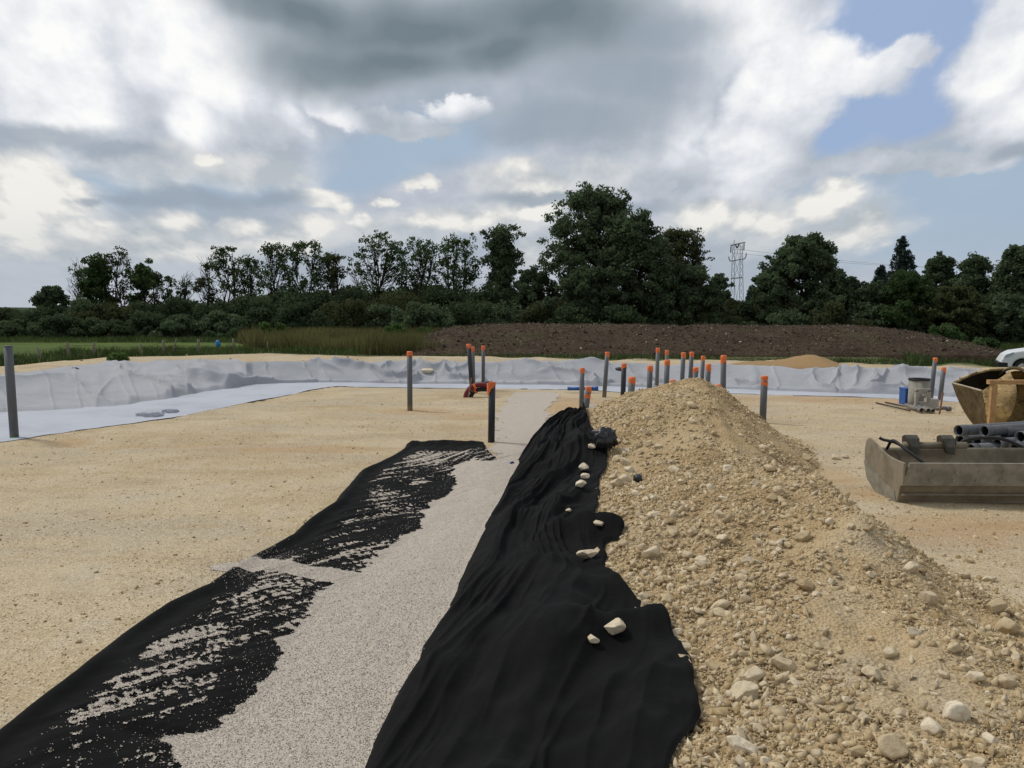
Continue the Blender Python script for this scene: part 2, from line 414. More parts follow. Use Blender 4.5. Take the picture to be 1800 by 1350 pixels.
def mk_ground():
    m_, t, b = mat('crushed_limestone', 0.95, 0.1); p = pos(t)
    big = t.noise(p, 0.4, 6, 0.66); mid = t.noise(p, 1.6, 5, 0.65); fine = t.noise(p, 28, 4, 0.7); grit = t.noise(p, 110, 3, 0.75)
    col = t.cr(big, [(.34, (.45, .345, .205)), (.46, (.54, .435, .275)), (.56, (.59, .49, .33)), (.68, (.57, .485, .35))])
    # stretched tyre-compacted streaks
    mp = t.node('ShaderNodeMapping', {0: p}); mp.inputs['Scale'].default_value = (0.5, 1.9, 1); mp.inputs['Rotation'].default_value = (0, 0, 0.15)
    st = t.noise(mp.outputs[0], 0.9, 5, 0.6)
    col = t.mix(t.ramp(st, .52, .70, 0, .55), col, (.42, .315, .18))
    col = t.mix(t.ramp(mid, .52, .72, 0, .5), col, (.58, .51, .40))
    v = t.vor(p, 150, out='Color'); v2 = t.vor(p, 70, out='Color')
    vs = t.node('ShaderNodeSeparateColor', {0: v}).outputs[0]; vs2 = t.node('ShaderNodeSeparateColor', {0: v2}).outputs[1]
    pb = t.node('ShaderNodeMapping', {0: p}); pb.inputs['Scale'].default_value = (.55, 1.3, 1); pb.inputs['Rotation'].default_value = (0, 0, -.35)
    col = t.mix(t.ramp(t.noise(pb.outputs[0], .55, 6, .62), .48, .58, 0, .8), col, (.50, .43, .32))
    col = t.mix(t.ramp(t.noise(pb.outputs[0], 1.1, 6, .65), .53, .66, 0, .55), col, (.43, .32, .17))
    col = t.mix(t.ramp(t.noise(p, 5.5, 5, .75), .50, .72, 0, .5), col, (.36, .275, .165))
    col = t.mix(t.ramp(vs, .0, 1, .0, .50), col, (.20, .145, .085))
    col = t.mix(t.ramp(vs2, .80, .98, 0, .55), col, (.66, .58, .45))
    col = t.mix(t.ramp(vs2, .0, .16, .35, 0), col, (.17, .115, .062))
    # damp orange clay patches
    ox = t.noise(p, 0.45, 4, 0.6)
    at = t.node('ShaderNodeAttribute', attribute_name='clay')
    col = t.mix(t.m('MULTIPLY', at.outputs['Fac'], t.ramp(mid, .3, .6, .45, 1)), col, (.40, .22, .085))
    dk = t.node('ShaderNodeAttribute', attribute_name='grass')
    gcol = t.cr(t.noise(p, .5, 6, .7), [(.35, (.045, .05, .02)), (.5, (.075, .095, .03)), (.65, (.10, .115, .04))])
    col = t.mix(dk.outputs['Fac'], col, gcol)
    t.l.new(col, b.inputs['Base Color'])
    h = t.m('ADD', t.m('MULTIPLY', grit, .5), t.m('ADD', t.m('MULTIPLY', fine, 1.2), t.vor(p, 60)))
    bump(t, b, h, 0.65, 0.012); return m_
M_ground = mk_ground()
def mk_gravel(name='grey_gravel'):
    m_, t, b = mat(name, 0.95, 0.1); p = pos(t)
    v = t.node('ShaderNodeSeparateColor', {0: t.vor(p, 190, out='Color')})
    v2 = t.node('ShaderNodeSeparateColor', {0: t.vor(p, 95, out='Color')})
    col = t.cr(v.outputs[0], [(0, (.25, .21, .17)), (.3, (.41, .36, .305)), (.75, (.51, .46, .40)), (1, (.66, .62, .56))])
    col = t.mix(t.ramp(v2.outputs[1], .0, 1, 0, .35), col, (.46, .385, .31))
    col = t.mix(t.ramp(t.noise(p, 1.4, 4, .6), .35, .7, 0, .35), col, (.46, .42, .37))
    t.l.new(col, b.inputs['Base Color'])
    bump(t, b, t.m('ADD', t.vor(p, 120), t.m('MULTIPLY', t.noise(p, 45, 3, .7), .6)), 0.7, 0.008); return m_
M_gravel = mk_gravel()
def mk_grain():
    m_, t, b = mat('gravel_grain', 0.95, 0.1); i = island(t)
    t.l.new(t.cr(i, [(0, (.25, .21, .17)), (.3, (.42, .37, .315)), (.75, (.53, .48, .42)), (1, (.68, .64, .58))]), b.inputs['Base Color']); return m_
M_grain = mk_grain()
def mk_rock(name, dark=1.0, stops=None):
    m_, t, b = mat(name, 0.92, 0.15); i = island(t); tc_ = t.node('ShaderNodeTexCoord').outputs['Object']; p = pos(t)
    oi = t.node('ShaderNodeObjectInfo').outputs['Random']
    r = t.m('FRACT', t.m('ADD', i, oi))
    stops = stops or [(0, (.30, .21, .105)), (.3, (.41, .31, .175)), (.65, (.49, .385, .235)), (.88, (.55, .45, .29)), (1, (.62, .53, .37))]
    stops = [(a, tuple(x*dark for x in q)) for a, q in stops]
    col = t.cr(r, stops)
    col = t.mix(t.ramp(t.noise(p, 22, 5, .65), .42, .72, 0, .6), col, (.30*dark, .21*dark, .115*dark))
    col = t.mix(t.ramp(t.noise(p, 60, 4, .7), .55, .75, 0, .45), col, (.62*dark, .56*dark, .45*dark))
    t.l.new(col, b.inputs['Base Color'])
    bump(t, b, t.m('ADD', t.noise(p, 40, 6, .7), t.m('MULTIPLY', t.noise(p, 160, 3, .7), .4)), .55, .012); return m_
M_stone = mk_rock('limestone_rubble', 1.13)
M_rock = mk_rock('limestone_rock', 1.0, [(0, (.44, .34, .20)), (.35, (.52, .42, .27)), (.7, (.58, .48, .33)), (1, (.64, .55, .40))])
M_rockw = mk_rock('pale_limestone_rock', 1.0, [(0, (.60, .51, .36)), (.5, (.66, .57, .42)), (1, (.70, .62, .48))])
def mk_heap():
    m_, t, b = mat('rubble_fines', 0.97, 0.08); p = pos(t)
    col = t.cr(t.noise(p, .9, 5, .6), [(.34, (.30, .20, .10)), (.45, (.46, .335, .18)), (.56, (.52, .40, .235)), (.66, (.50, .41, .28))])
    v = t.node('ShaderNodeSeparateColor', {0: t.vor(p, 55, out='Color')}); v2 = t.node('ShaderNodeSeparateColor', {0: t.vor(p, 120, out='Color')})
    col = t.mix(t.ramp(v.outputs[0], .4, 1, 0, .6), col, (.50, .40, .26)); col = t.mix(t.ramp(v2.outputs[1], 0, .6, .5, 0), col, (.20, .13, .065))
    t.l.new(col, b.inputs['Base Color'])
    bump(t, b, t.m('ADD', t.vor(p, 48), t.noise(p, 35, 5, .75)), .8, .02); return m_
M_heap = mk_heap()
def mk_fabric():
    m_, t, b = mat('black_geotextile', 0.85, 0.25); p = pos(t)
    col = t.mix(t.ramp(t.noise(p, 3, 6, .65), .45, .75), (.0034, .0035, .0037), (.0072, .0073, .0070))
    col = t.mix(t.ramp(t.noise(p, 14, 6, .8), .66, .85, 0, .14), col, (.10, .09, .075))
    t.l.new(col, b.inputs['Base Color']); b.inputs['Specular IOR Level'].default_value = .10
    bump(t, b, t.m('ADD', t.noise(p, 7, 5, .6), t.m('MULTIPLY', t.noise(p, 300, 2, .6), .06)), .35, .03); return m_
M_fabric = mk_fabric()
def mk_liner(name, base, dirt):
    m_, t, b = mat(name, 0.9, 0.15); p = pos(t)
    col = t.mix(t.ramp(t.noise(p, .7, 6, .65), .4, .7), base, tuple(x*.86 for x in base))
    col = t.mix(t.ramp(t.noise(p, 1.7, 6, .7), .56, .80, 0, dirt), col, (.42, .36, .27))
    mp = t.node('ShaderNodeMapping', {0: p}); mp.inputs['Scale'].default_value = (1.0, 5.0, 2.0)
    t.l.new(col, b.inputs['Base Color']); bump(t, b, t.noise(mp.outputs[0], 1.8, 6, .6), .35, .06); return m_
M_liner = mk_liner('grey_geotextile', (.35, .36, .385), .28)
M_floor = mk_liner('pale_geotextile', (.425, .445, .50), .15)
def simple(name, col, rough=.6, spec=.3, var=.15, nscale=8, metallic=0, bumps=0):
    m_, t, b = mat(name, rough, spec); p = pos(t)
    cc = t.mix(t.ramp(t.noise(p, nscale, 5, .65), .35, .7), col, tuple(x*(1-var) for x in col))
    t.l.new(cc, b.inputs['Base Color']); b.inputs['Metallic'].default_value = metallic
    if bumps: bump(t, b, t.noise(p, nscale*4, 4, .6), bumps, .01)
    return m_
def mk_pipe():
    m_, t, b = mat('grey_pvc', .5, .35); p = pos(t)
    oi = t.node('ShaderNodeObjectInfo').outputs['Random']
    col = t.mix(oi, (.088, .096, .108), (.125, .132, .142))
    col = t.mix(t.ramp(t.noise(p, 9, 5, .7), .5, .8, 0, .4), col, (.20, .185, .16))
    zz = t.node('ShaderNodeSeparateXYZ', {0: p}).outputs[2]
    mud = t.m('MULTIPLY', t.ramp(t.m('ADD', zz, t.m('MULTIPLY', t.noise(p, 6, 4, .7), -.5)), -.36, -.08, 1, 0), .55)
    col = t.mix(mud, col, (.42, .33, .20))
    t.l.new(col, b.inputs['Base Color']); return m_
M_pipe = mk_pipe()
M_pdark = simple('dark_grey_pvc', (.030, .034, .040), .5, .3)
M_tape = simple('orange_tape', (.76, .175, .045), .45, .35, .25, 30)
M_tube = simple('red_corrugated_duct', (.15, .018, .022), .5, .3)
M_black = simple('black_rubber', (.018, .018, .019), .6, .3)
M_blue = simple('blue_plastic', (.02, .09, .32), .45, .35)
M_wood = simple('pine_timber', (.46, .27, .12), .75, .2, .3, 14)
M_woodold = simple('weathered_wood', (.20, .175, .135), .9, .1, .4, 20)
M_stick = simple('brown_stake', (.27, .14, .09), .8, .1, .3, 20)
M_conc = simple('concrete', (.30, .285, .245), .9, .15, .35, 6, bumps=.3)
M_concw = simple('pale_concrete', (.40, .375, .33), .9, .15, .3, 9, bumps=.3)
M_crump = simple('crumpled_black_plastic', (.018, .020, .025), .38, .5)
def mk_steel():
    m_, t, b = mat('worn_bucket_steel', .68, .3); p = pos(t)
    col = t.mix(t.ramp(t.noise(p, 3.5, 6, .65), .38, .66), (.25, .215, .155), (.165, .135, .095))
    col = t.mix(t.ramp(t.noise(p, 9, 6, .75), .56, .78, 0, .8), col, (.30, .26, .185))
    mp = t.node('ShaderNodeMapping', {0: p}); mp.inputs['Scale'].default_value = (9, 2, .8)
    col = t.mix(t.ramp(t.noise(mp.outputs[0], 2, 4, .7), .6, .8, 0, .5), col, (.28, .25, .19))
    t.l.new(col, b.inputs['Base Color']); b.inputs['Metallic'].default_value = .1
    bump(t, b, t.noise(p, 30, 5, .7), .3, .01); return m_
M_steel = mk_steel()
M_steel2 = simple('bucket_lip_steel', (.27, .25, .20), .6, .3, .4, 7, .05, .2)
def mk_rust():
    m_, t, b = mat('rusty_yellow_paint', .85, .15); p = pos(t)
    col = t.mix(t.ramp(t.noise(p, 3, 6, .7), .44, .56), (.52, .39, .18), (.30, .21, .10))
    col = t.mix(t.ramp(t.noise(p, 11, 5, .75), .54, .62, 0, .9), col, (.07, .033, .018))
    col = t.mix(t.ramp(t.noise(p, 5.5, 5, .7), .62, .7, 0, .85), col, (.38, .34, .27))
    t.l.new(col, b.inputs['Base Color']); bump(t, b, t.noise(p, 22, 6, .75), .7, .02); return m_
M_rust = mk_rust()
def mk_plate():
    m_, t, b = mat('mud_stained_plate', .9, .12); p = pos(t)
    col = t.mix(t.ramp(t.noise(p, 6, 6, .7), .4, .65), (.135, .10, .052), (.08, .055, .032))
    col = t.mix(t.ramp(t.noise(p, 9, 5, .7), .6, .72, 0, .8), col, (.22, .175, .10))
    t.l.new(col, b.inputs['Base Color']); bump(t, b, t.noise(p, 22, 6, .75), .6, .02); return m_
M_plate = mk_plate()
def mk_leaf(name, a, b_, ylw=None):
    m_, t, b = mat(name, .85, .05); i = island(t); p = pos(t)
    col = t.mix(i, a, b_)
    col = t.mix(t.ramp(t.noise(p, .35, 3, .6), .35, .65, 0, .6), col, tuple(x*.62 for x in a))
    if ylw: col = t.mix(t.ramp(i, .9, .95, 0, .7), col, ylw)
    col = t.mix(1.0, col, (1.35, 1.30, 1.40), 'MULTIPLY')
    t.l.new(col, b.inputs['Base Color'])
    tr = t.node('ShaderNodeBsdfTranslucent', {'Color': col}); mx = t.node('ShaderNodeMixShader', {0: .38}); out = [n for n in m_.node_tree.nodes if n.type == 'OUTPUT_MATERIAL'][0]
    t.l.new(b.outputs[0], mx.inputs[1]); t.l.new(tr.outputs[0], mx.inputs[2]); t.l.new(mx.outputs[0], out.inputs[0])
    return m_
L_dark = mk_leaf('dark_foliage', (.060, .090, .046), (.096, .136, .064))
L_mid = mk_leaf('mid_foliage', (.036, .066, .024), (.066, .108, .036), (.10, .11, .04))
L_olive = mk_leaf('olive_foliage', (.045, .058, .024), (.078, .092, .038))
L_green = mk_leaf('bright_foliage', (.055, .10, .028), (.09, .15, .04))
L_spruce = mk_leaf('spruce_foliage', (.022, .038, .030), (.040, .060, .044))
L_bush = mk_leaf('hedge_foliage', (.040, .064, .031), (.070, .100, .044))
M_bark = simple('bark', (.055, .045, .034), .95, .1, .4, 3)
M_grass = mk_leaf('grass_blades', (.07, .10, .025), (.13, .165, .045), (.26, .23, .10))
M_dry = mk_leaf('dry_grass', (.085, .095, .035), (.17, .155, .062), (.10, .12, .04))
M_weed = mk_leaf('weeds', (.035, .060, .018), (.075, .11, .035), (.2, .19, .1))
def mk_soil():
    m_, t, b = mat('dark_topsoil', .97, .08); p = pos(t)
    col = t.cr(t.noise(p, .5, 6, .65), [(.3, (.038, .026, .018)), (.5, (.060, .042, .029)), (.7, (.078, .060, .038))])
    col = t.mix(t.ramp(t.noise(p, .16, 5, .7), .53, .66, 0, .55), col, (.058, .062, .026))
    v = t.node('ShaderNodeSeparateColor', {0: t.vor(p, 7, out='Color')})
    col = t.mix(t.ramp(v.outputs[0], .55, 1, 0, .5), col, (.11, .085, .058)); t.l.new(col, b.inputs['Base Color'])
    bump(t, b, t.noise(p, 4, 6, .75), .9, .15); return m_
M_soil = mk_soil()
M_clod = mk_rock('soil_clod', 1, [(0, (.035, .025, .017)), (.6, (.065, .048, .033)), (.90, (.10, .078, .05)), (.96, (.27, .23, .17)), (1, (.45, .42, .36))])
for n_ in M_clod.node_tree.nodes:
    if n_.type == 'MIX': n_.inputs[0].default_value = 0
for l_ in list(M_clod.node_tree.links):
    if l_.to_node.type == 'MIX' and l_.to_socket == l_.to_node.inputs[0]: M_clod.node_tree.links.remove(l_)
for n_ in M_clod.node_tree.nodes:
    if n_.type == 'MIX': n_.inputs[0].default_value = 0
def mk_field():
    m_, t, b = mat('meadow', .95, .1); p = pos(t)
    mp = t.node('ShaderNodeMapping', {0: p}); mp.inputs['Scale'].default_value = (.5, 1.6, 1)
    col = t.cr(t.noise(mp.outputs[0], .22, 6, .65), [(.35, (.060, .085, .022)), (.5, (.085, .125, .030)), (.65, (.105, .145, .038))])
    t.l.new(col, b.inputs['Base Color']); bump(t, b, t.noise(p, 9, 4, .8), .8, .1); return m_
M_field = mk_field()
M_pile = mk_rock('ochre_sand', .9, [(0, (.27, .165, .075)), (1, (.38, .25, .12))])

# ------------------------------------------------------------------ ground sheet
def axis(lo, hi, segs):
    out = [lo]
    while out[-1] < hi:
        x = out[-1]
        for (a, b, s) in segs:
            if x < b: break
        out.append(x+s)
    return np.array(out)
xs_pos = axis(0, 5000, [(0, 4.8, .045), (4.8, 9, .10), (9, 20, .2), (20, 34, .35), (34, 60, 1.5), (60, 150, 6), (150, 6000, 250)])
gx = np.r_[-xs_pos[::-1][:-1], xs_pos]
gy = np.r_[np.array([-60, -30, -15, -8, -4, -1]), axis(0.6, 6000, [(0, 7, .045), (7, 12, .07), (12, 17, .11), (17, 34, .14), (34, 60, .8), (60, 150, 5), (150, 7000, 250)])]
GX, GY = np.meshgrid(gx, gy); GZ = groundf(GX, GY)
me = new_mesh('ground', np.stack([GX.ravel(), GY.ravel(), GZ.ravel()], 1), grid_faces(len(gy), len(gx)), True)
ground = tag(link('ground', me, M_ground), kind='structure')
def patch_mask(x, y, lst):
    s = np.zeros_like(x)
    for (px, py, rx, ry) in lst:
        c0 = on_z(px, py); e1 = on_z(px+rx, py); e2 = on_z(px, py-ry)
        ax = abs(e1[0]-c0[0]); ay = abs(e2[1]-c0[1])
        d = np.sqrt(((x-c0[0])/ax)**2+((y-c0[1])/ay)**2) + fbm(x*1.2, y*1.2, 3, 70)*0.8
        s = np.maximum(s, 1-sstep(.35, 1.0, d))
    return s
clay = patch_mask(GX, GY, [(740, 722, 90, 9), (820, 733, 80, 7), (1000, 712, 90, 22), (300, 782, 240, 7), (1520, 705, 260, 7), (120, 776, 60, 6), (1400, 702, 180, 6), (950, 740, 40, 14), (1560, 870, 120, 20), (1700, 930, 250, 40), (560, 790, 300, 8), (1450, 830, 60, 30), (1000, 668, 60, 6)])
atr = me.attributes.new('clay', 'FLOAT', 'POINT'); atr.data.foreach_set('value', (clay*0.42).ravel().astype(np.float32))
# beyond the building platform the sheet is overgrown
fe_px = [(-300, 660), (0, 646), (60, 645), (150, 636), (230, 628), (320, 627), (470, 621), (560, 624), (650, 630), (720, 631), (850, 631), (1000, 636), (1100, 640), (1250, 641), (1350, 642), (1500, 648), (1600, 650), (1700, 653), (1800, 656), (2200, 662)]
fa, fy = tab(fe_px, 0.0)
fy = np.minimum(fy, 60)
def field_edge(a): return np.interp(a, fa, fy)
ga = GX/np.maximum(GY, .1)
gr = sstep(-.15, .25, GY - field_edge(ga) - fbm(GX*.9, GY*.9, 3, 77)*1.2) * (GY > 15)
gr = np.where((np.abs(ga) > 1.0) & (GY > 0), np.maximum(gr, sstep(1.0, 1.4, np.abs(ga))*(GY > 20)), gr)
gr = np.where(GY < -30, 1, gr)
atr = me.attributes.new('grass', 'FLOAT', 'POINT'); atr.data.foreach_set('value', gr.ravel().astype(np.float32))

# masked sheets: keep only the cells where the field is positive
def masked_sheet(name, x0, x1, y0, y1, s, field, zf, material, smooth=True):
    xs = np.arange(x0, x1+s, s); ys = np.arange(y0, y1+s, s); A, B = np.meshgrid(xs, ys)
    f = field(A, B); F = grid_faces(len(ys), len(xs)); keep = (f.ravel()[F] > 0).sum(1) >= 3; F = F[keep]
    used = np.unique(F); idx = -np.ones(A.size, int); idx[used] = np.arange(len(used))
    Z = zf(A, B, f); V = np.stack([A.ravel(), B.ravel(), Z.ravel()], 1)[used]
    return link(name, new_mesh(name, V, idx[F], smooth), material), V
# meadow behind the fence line (left)
def field_field(A, B):
    a = A/np.maximum(B, .1)
    return np.minimum(B-field_edge(a)-1.5-fbm(A*.5, B*.5, 3, 12)*3, np.minimum(1.0*(a < -0.20)-.5+fbm(A*.1, B*.1, 2, 3)*.1, 62-B))
o, _ = masked_sheet('meadow', -70, 5, 28, 62, .4, field_field, lambda A, B, f: groundf(A, B)+.02+fbm(A*.3, B*.3, 2, 5)*.05, M_field)
tag(o, kind='structure')

# ------------------------------------------------------------------ left black fabric
Ei = np.array([.80, .60]); Ni = np.array([-.60, .80])
def wrinkL(x, Y):
    q = x*.72+Y*.69; r = -x*.69+Y*.72+.55*np.exp(-np.clip(x-xL(Y), 0, 9)/.5)
    bend = fbm(x*.8, Y*.8, 2, 50)*.35
    return ridged(q*.7, (r+bend)*4.2, 3, 51)
def zfabL(x, Y):
    l = xL(Y); d = x-l
    z = groundf(x, Y)+.012+wrinkL(x, Y)*.035*sstep(.05, .3, d)
    z = z + .035*np.exp(-((d-.07)/.06)**2)*(1+fbm(Y*2, Y*0, 2, 5)) - .015*np.exp(-(d/.03)**2)
    z = z + .06*np.exp(-((Y-12.55-.2*fbm(x*2, x*0, 2, 8))/.13)**2)*(.7+fbm(x*3, Y, 2, 6))
    z = z - .02*sstep(12.75, 12.9, Y)
    return z
nr = 620; ncol = 150
Yr = np.linspace(2.2, 12.88, nr)
def xRfab(Y):
    a = xGL(Y)+.55
    end = np.interp(Y, [10.2, 11.1, 11.9, 12.5, 12.9], [.1, -.11, -.31, -.42, -.50])
    k = sstep(9.8, 10.9, Y); return a*(1-k)+end*k
sg = np.linspace(0, 1, ncol)
Xf = (xL(Yr)+.02*fbm(Yr*5, Yr*0, 3, 14))[:, None]*(1-sg)+(xRfab(Yr)+.03*fbm(Yr*5, Yr*0+3, 3, 15))[:, None]*sg; Yf = np.repeat(Yr[:, None], ncol, 1)+.05*fbm(Xf*3, Xf*0, 3, 16)*sstep(12, 12.88, Yr)[:, None]
Zf = zfabL(Xf, Yf)
fabL = link('geotextile_sheet', new_mesh('geotextile_sheet', np.stack([Xf.ravel(), Yf.ravel(), Zf.ravel()], 1), grid_faces(nr, ncol), True), M_fabric)
tag(fabL, 'black fabric strip lying flat left of the grey gravel, dusted with stone chips', 'fabric')

# ------------------------------------------------------------------ grey gravel bed
def lobes(x, y):
    return np.zeros_like(x)
def patchf(x, y, px, py, rx, ry, jit=.6, z=0):
    c0 = on_z(px, py, z); ax = abs(on_z(px+rx, py, z)[0]-c0[0]); ay = abs(on_z(px, py-ry, z)[1]-c0[1])
    return 1-np.sqrt(((x-c0[0])/ax)**2+((y-c0[1])/ay)**2)+fbm(x*5, y*5, 4, 90)*jit
def gfield(x, y):
    f = (x-xGL(y))+fbm(x*3.0, y*3.0, 4, 21)*.22+fbm(x*18, y*18, 2, 22)*.06
    f = np.minimum(f, 12.6-y+fbm(x*3, y*3, 2, 5)*.3) if False else f
    f = np.where(y > 11.1+fbm(x*4, y*4, 2, 4)*.5, -1, f)
    s = wrinkL(x, y); q = x*.72+y*.69; r = -x*.69+y*.72+.55*np.exp(-np.clip(x-xL(y), 0, 9)/.5); bend = fbm(x*.8, y*.8, 2, 50)*.35
    stk = fbm(q*1.1, (r+bend)*19, 4, 24, .62); n = fbm(x*1.3, y*1.3, 3, 23); fine = fbm(x*45, y*45, 2, 25)
    d = x-xL(y)
    bare = np.maximum.reduce([patchf(x, y, 440, 1180, 70, 60, .3), patchf(x, y, 470, 1110, 46, 30, .3), patchf(x, y, 230, 1340, 80, 30, .3), patchf(x, y, 700, 912, 35, 20, .3), patchf(x, y, 775, 840, 30, 16, .3), patchf(x, y, 700, 850, 40, 8, .3)])
    dense = np.maximum.reduce([patchf(x, y, 450, 990, 120, 18), patchf(x, y, 560, 992, 120, 18), patchf(x, y, 700, 880, 80, 14), patchf(x, y, 640, 960, 70, 16), patchf(x, y, 740, 805, 60, 10), patchf(x, y, 150, 1250, 40, 60, .5), patchf(x, y, 400, 1045, 130, 20, .9), patchf(x, y, 520, 1020, 110, 24), patchf(x, y, 300, 1300, 60, 12, .6), patchf(x, y, 330, 1120, 90, 30), patchf(x, y, 240, 1190, 60, 30)])
    core = np.maximum.reduce([patchf(x, y, 440, 992, 95, 11, 1.1), patchf(x, y, 560, 992, 100, 10, 1.1)])
    st = (.55-s)*.62+stk*1.35+fine*.95+n*.26-.075+.15*np.clip(dense, -.4, .8)-.6*np.clip(bare, 0, 1)
    st = st-.8*sstep(.34+.15*fbm(y*1.5, y*0, 2, 33), .16, d)-.8*sstep(11.9, 12.3, y)
    f = np.maximum(f, np.maximum(st*.5, (core-.1)*.5))
    f = np.where(y > 12.0, -1, f)
    f = np.where(x > xGR(y)+.30, -1, f)
    return f
def zgrav(A, B, f):
    bed = groundf(A, B)+.03+.035*sstep(0, .5, A-xGL(B))+fbm(A*1.6, B*1.6, 3, 60)*.05+fbm(A*9, B*9, 2, 61)*.012
    bed = bed + .04*sstep(9.5, 11, B)
    thin = np.where(A > xL(B), zfabL(A, B), groundf(A, B))+.004+np.clip(f, 0, .3)*.03
    k = sstep(-.05, .25, A-xGL(B)); return np.maximum(thin*(1-k)+bed*k, thin*(A < xGL(B)))*1.0
def zg2(A, B, f):
    bed = groundf(A, B)+.03+.035*sstep(0, .5, A-xGL(B))+fbm(A*1.6, B*1.6, 3, 60)*.05+fbm(A*9, B*9, 2, 61)*.012+.04*sstep(9.5, 11, B)
    thin = np.where(A > xL(B), zfabL(A, B), groundf(A, B))+.004+np.clip(f, 0, .3)*.03
    k = sstep(-.10, .12, A-xGL(B)); return np.maximum(thin, bed*k+thin*(1-k))
grav, gV = masked_sheet('gravel_bed', -4.2, 1.3, 2.2, 12.2, .010, gfield, zg2, M_gravel)
tag(grav, 'strip of grey gravel poured along the trench between the two black fabric sheets', 'gravel', kind='stuff')
# pale trodden strip beyond the trench
pl_ = [(870, 830), (872, 800), (866, 770), (872, 745), (878, 720), (888, 700), (905, 686)]
pr_ = [(925, 830), (930, 800), (950, 770), (958, 740), (962, 720), (975, 700), (990, 688)]
plp = np.array([on_z(*p) for p in pl_]); prp = np.array([on_z(*p) for p in pr_])
def pathf(A, B):
    l = np.interp(B, plp[:, 1], plp[:, 0]); r = np.interp(B, prp[:, 1], prp[:, 0])
    f = np.minimum(A-l, r-A)+fbm(A*1.8, B*1.8, 4, 44)*.5; return np.where(B > 20.7, -1, f)
o, _ = masked_sheet('gravel_path', -1.2, 2.4, 10.9, 20.8, .04, pathf, lambda A, B, f: groundf(A, B)+.006+.012*np.clip(f, 0, 1), M_gravel)
tag(o, kind='structure')

# ------------------------------------------------------------------ right black fabric
n_rows = 520; n_c = 230
Lq = np.array([td_on(*a) for a, b in RL])[:, :2]
Rq = np.array([on_T(*b) for a, b in RL])[:, :2]
tt = np.r_[0, np.cumsum(np.linalg.norm(np.diff(Lq, axis=0), axis=1)*.6+np.linalg.norm(np.diff(Rq, axis=0), axis=1)*.4)]
tq = np.linspace(0, tt[-1], n_rows)
def sm(a, k=5):
    ker = np.hanning(k+2)[1:-1]; ker /= ker.sum(); b = np.pad(a, k//2, mode='edge'); return np.convolve(b, ker, 'valid')[:len(a)]
Lx, Ly = [sm(np.interp(tq, tt, Lq[:, k]), 61) for k in (0, 1)]
Rx, Ry = [sm(np.interp(tq, tt, Rq[:, k]), 9) for k in (0, 1)]
Rx = Rx+.03*fbm(tq*4, tq*0, 3, 81)
S = np.linspace(-.10, 1, n_c)[None, :]
XX = Lx[:, None]*(1-S)+Rx[:, None]*S; YY = Ly[:, None]*(1-S)+Ry[:, None]*S
Tn = tq[:, None]*np.ones_like(S); Sc = np.clip(S, 0, 1)*np.ones_like(Tn)
width = np.hypot(Rx-Lx, Ry-Ly)[:, None]
# long folds running up the bank: drift to the crest side with distance
ph = (Sc*width*1.9 - Tn*.50 + .35*fbm(Tn*.7, Sc*2, 3, 92))
wr = ridged(ph*1.15, Tn*.16+3, 3, 93, .55)
env = sstep(-.02, .12, Sc)*(1-.75*sstep(.6, 1.0, Sc))
fine = ridged(ph*4.0+2, Tn*.5, 2, 94)
ZZ = T(XX, YY)
# fabric bridges the lumps of the heap: smooth the support first
for _ in range(10):
    ZZ[1:-1] = (ZZ[:-2]+2*ZZ[1:-1]+ZZ[2:])/4; ZZ[:, 1:-1] = (ZZ[:, :-2]+2*ZZ[:, 1:-1]+ZZ[:, 2:])/4
ZZ = np.maximum(ZZ, T(XX, YY)-.01)+.022+env*(wr**1.7*.22-.02+ridged(ph*2.3+.8*fbm(Tn, Sc*3, 2, 97), Tn*.4, 2, 96)**2*.05+fine*.006)
ZZ += .05*fbm(XX*1.1, YY*1.1, 3, 95)*env
def seg_ridge(a, b, h, wd, one_sided=False):
    A3 = on_T(*a); B3 = on_T(*b); d = B3[:2]-A3[:2]; L = np.hypot(*d); d /= L; nrm = np.array([-d[1], d[0]])
    u = (XX-A3[0])*d[0]+(YY-A3[1])*d[1]; v = (XX-A3[0])*nrm[0]+(YY-A3[1])*nrm[1]
    k = sstep(-.15, .2, u)*(1-sstep(L-.1, L+.15, u))
    prof = np.exp(-(v/wd)**2) if not one_sided else np.where(v < 0, np.exp(-(v/wd)**2), np.exp(-(v/(wd*.18))**2))
    return h*k*prof
ZZ += seg_ridge((960, 965), (1095, 935), .09, .10)
ZZ += seg_ridge((1035, 1125), (1190, 1082), .07, .22, True)
ZZ += seg_ridge((860, 1290), (1040, 1125), .05, .2)
ZZ += seg_ridge((930, 1330), (1090, 1230), .05, .16)
ZZ += seg_ridge((1120, 1330), (1190, 1200), .05, .14)
ZZ += seg_ridge((930, 850), (1030, 790), .05, .10)
# hem drops onto the stones at the edge, the buried side sinks into the gravel
ZZ -= .018*sstep(.985, 1, Sc)
ZZ -= .12*sstep(.0, -.10, S*np.ones_like(Tn))
fabR = link('geotextile_sheet', new_mesh('geotextile_sheet', np.stack([XX.ravel(), YY.ravel(), ZZ.ravel()], 1), grid_faces(n_rows, n_c), True), M_fabric)
tag(fabR, 'black fabric draped in long folds down the side of the limestone heap', 'fabric')
fabR.name = 'geotextile_drape'
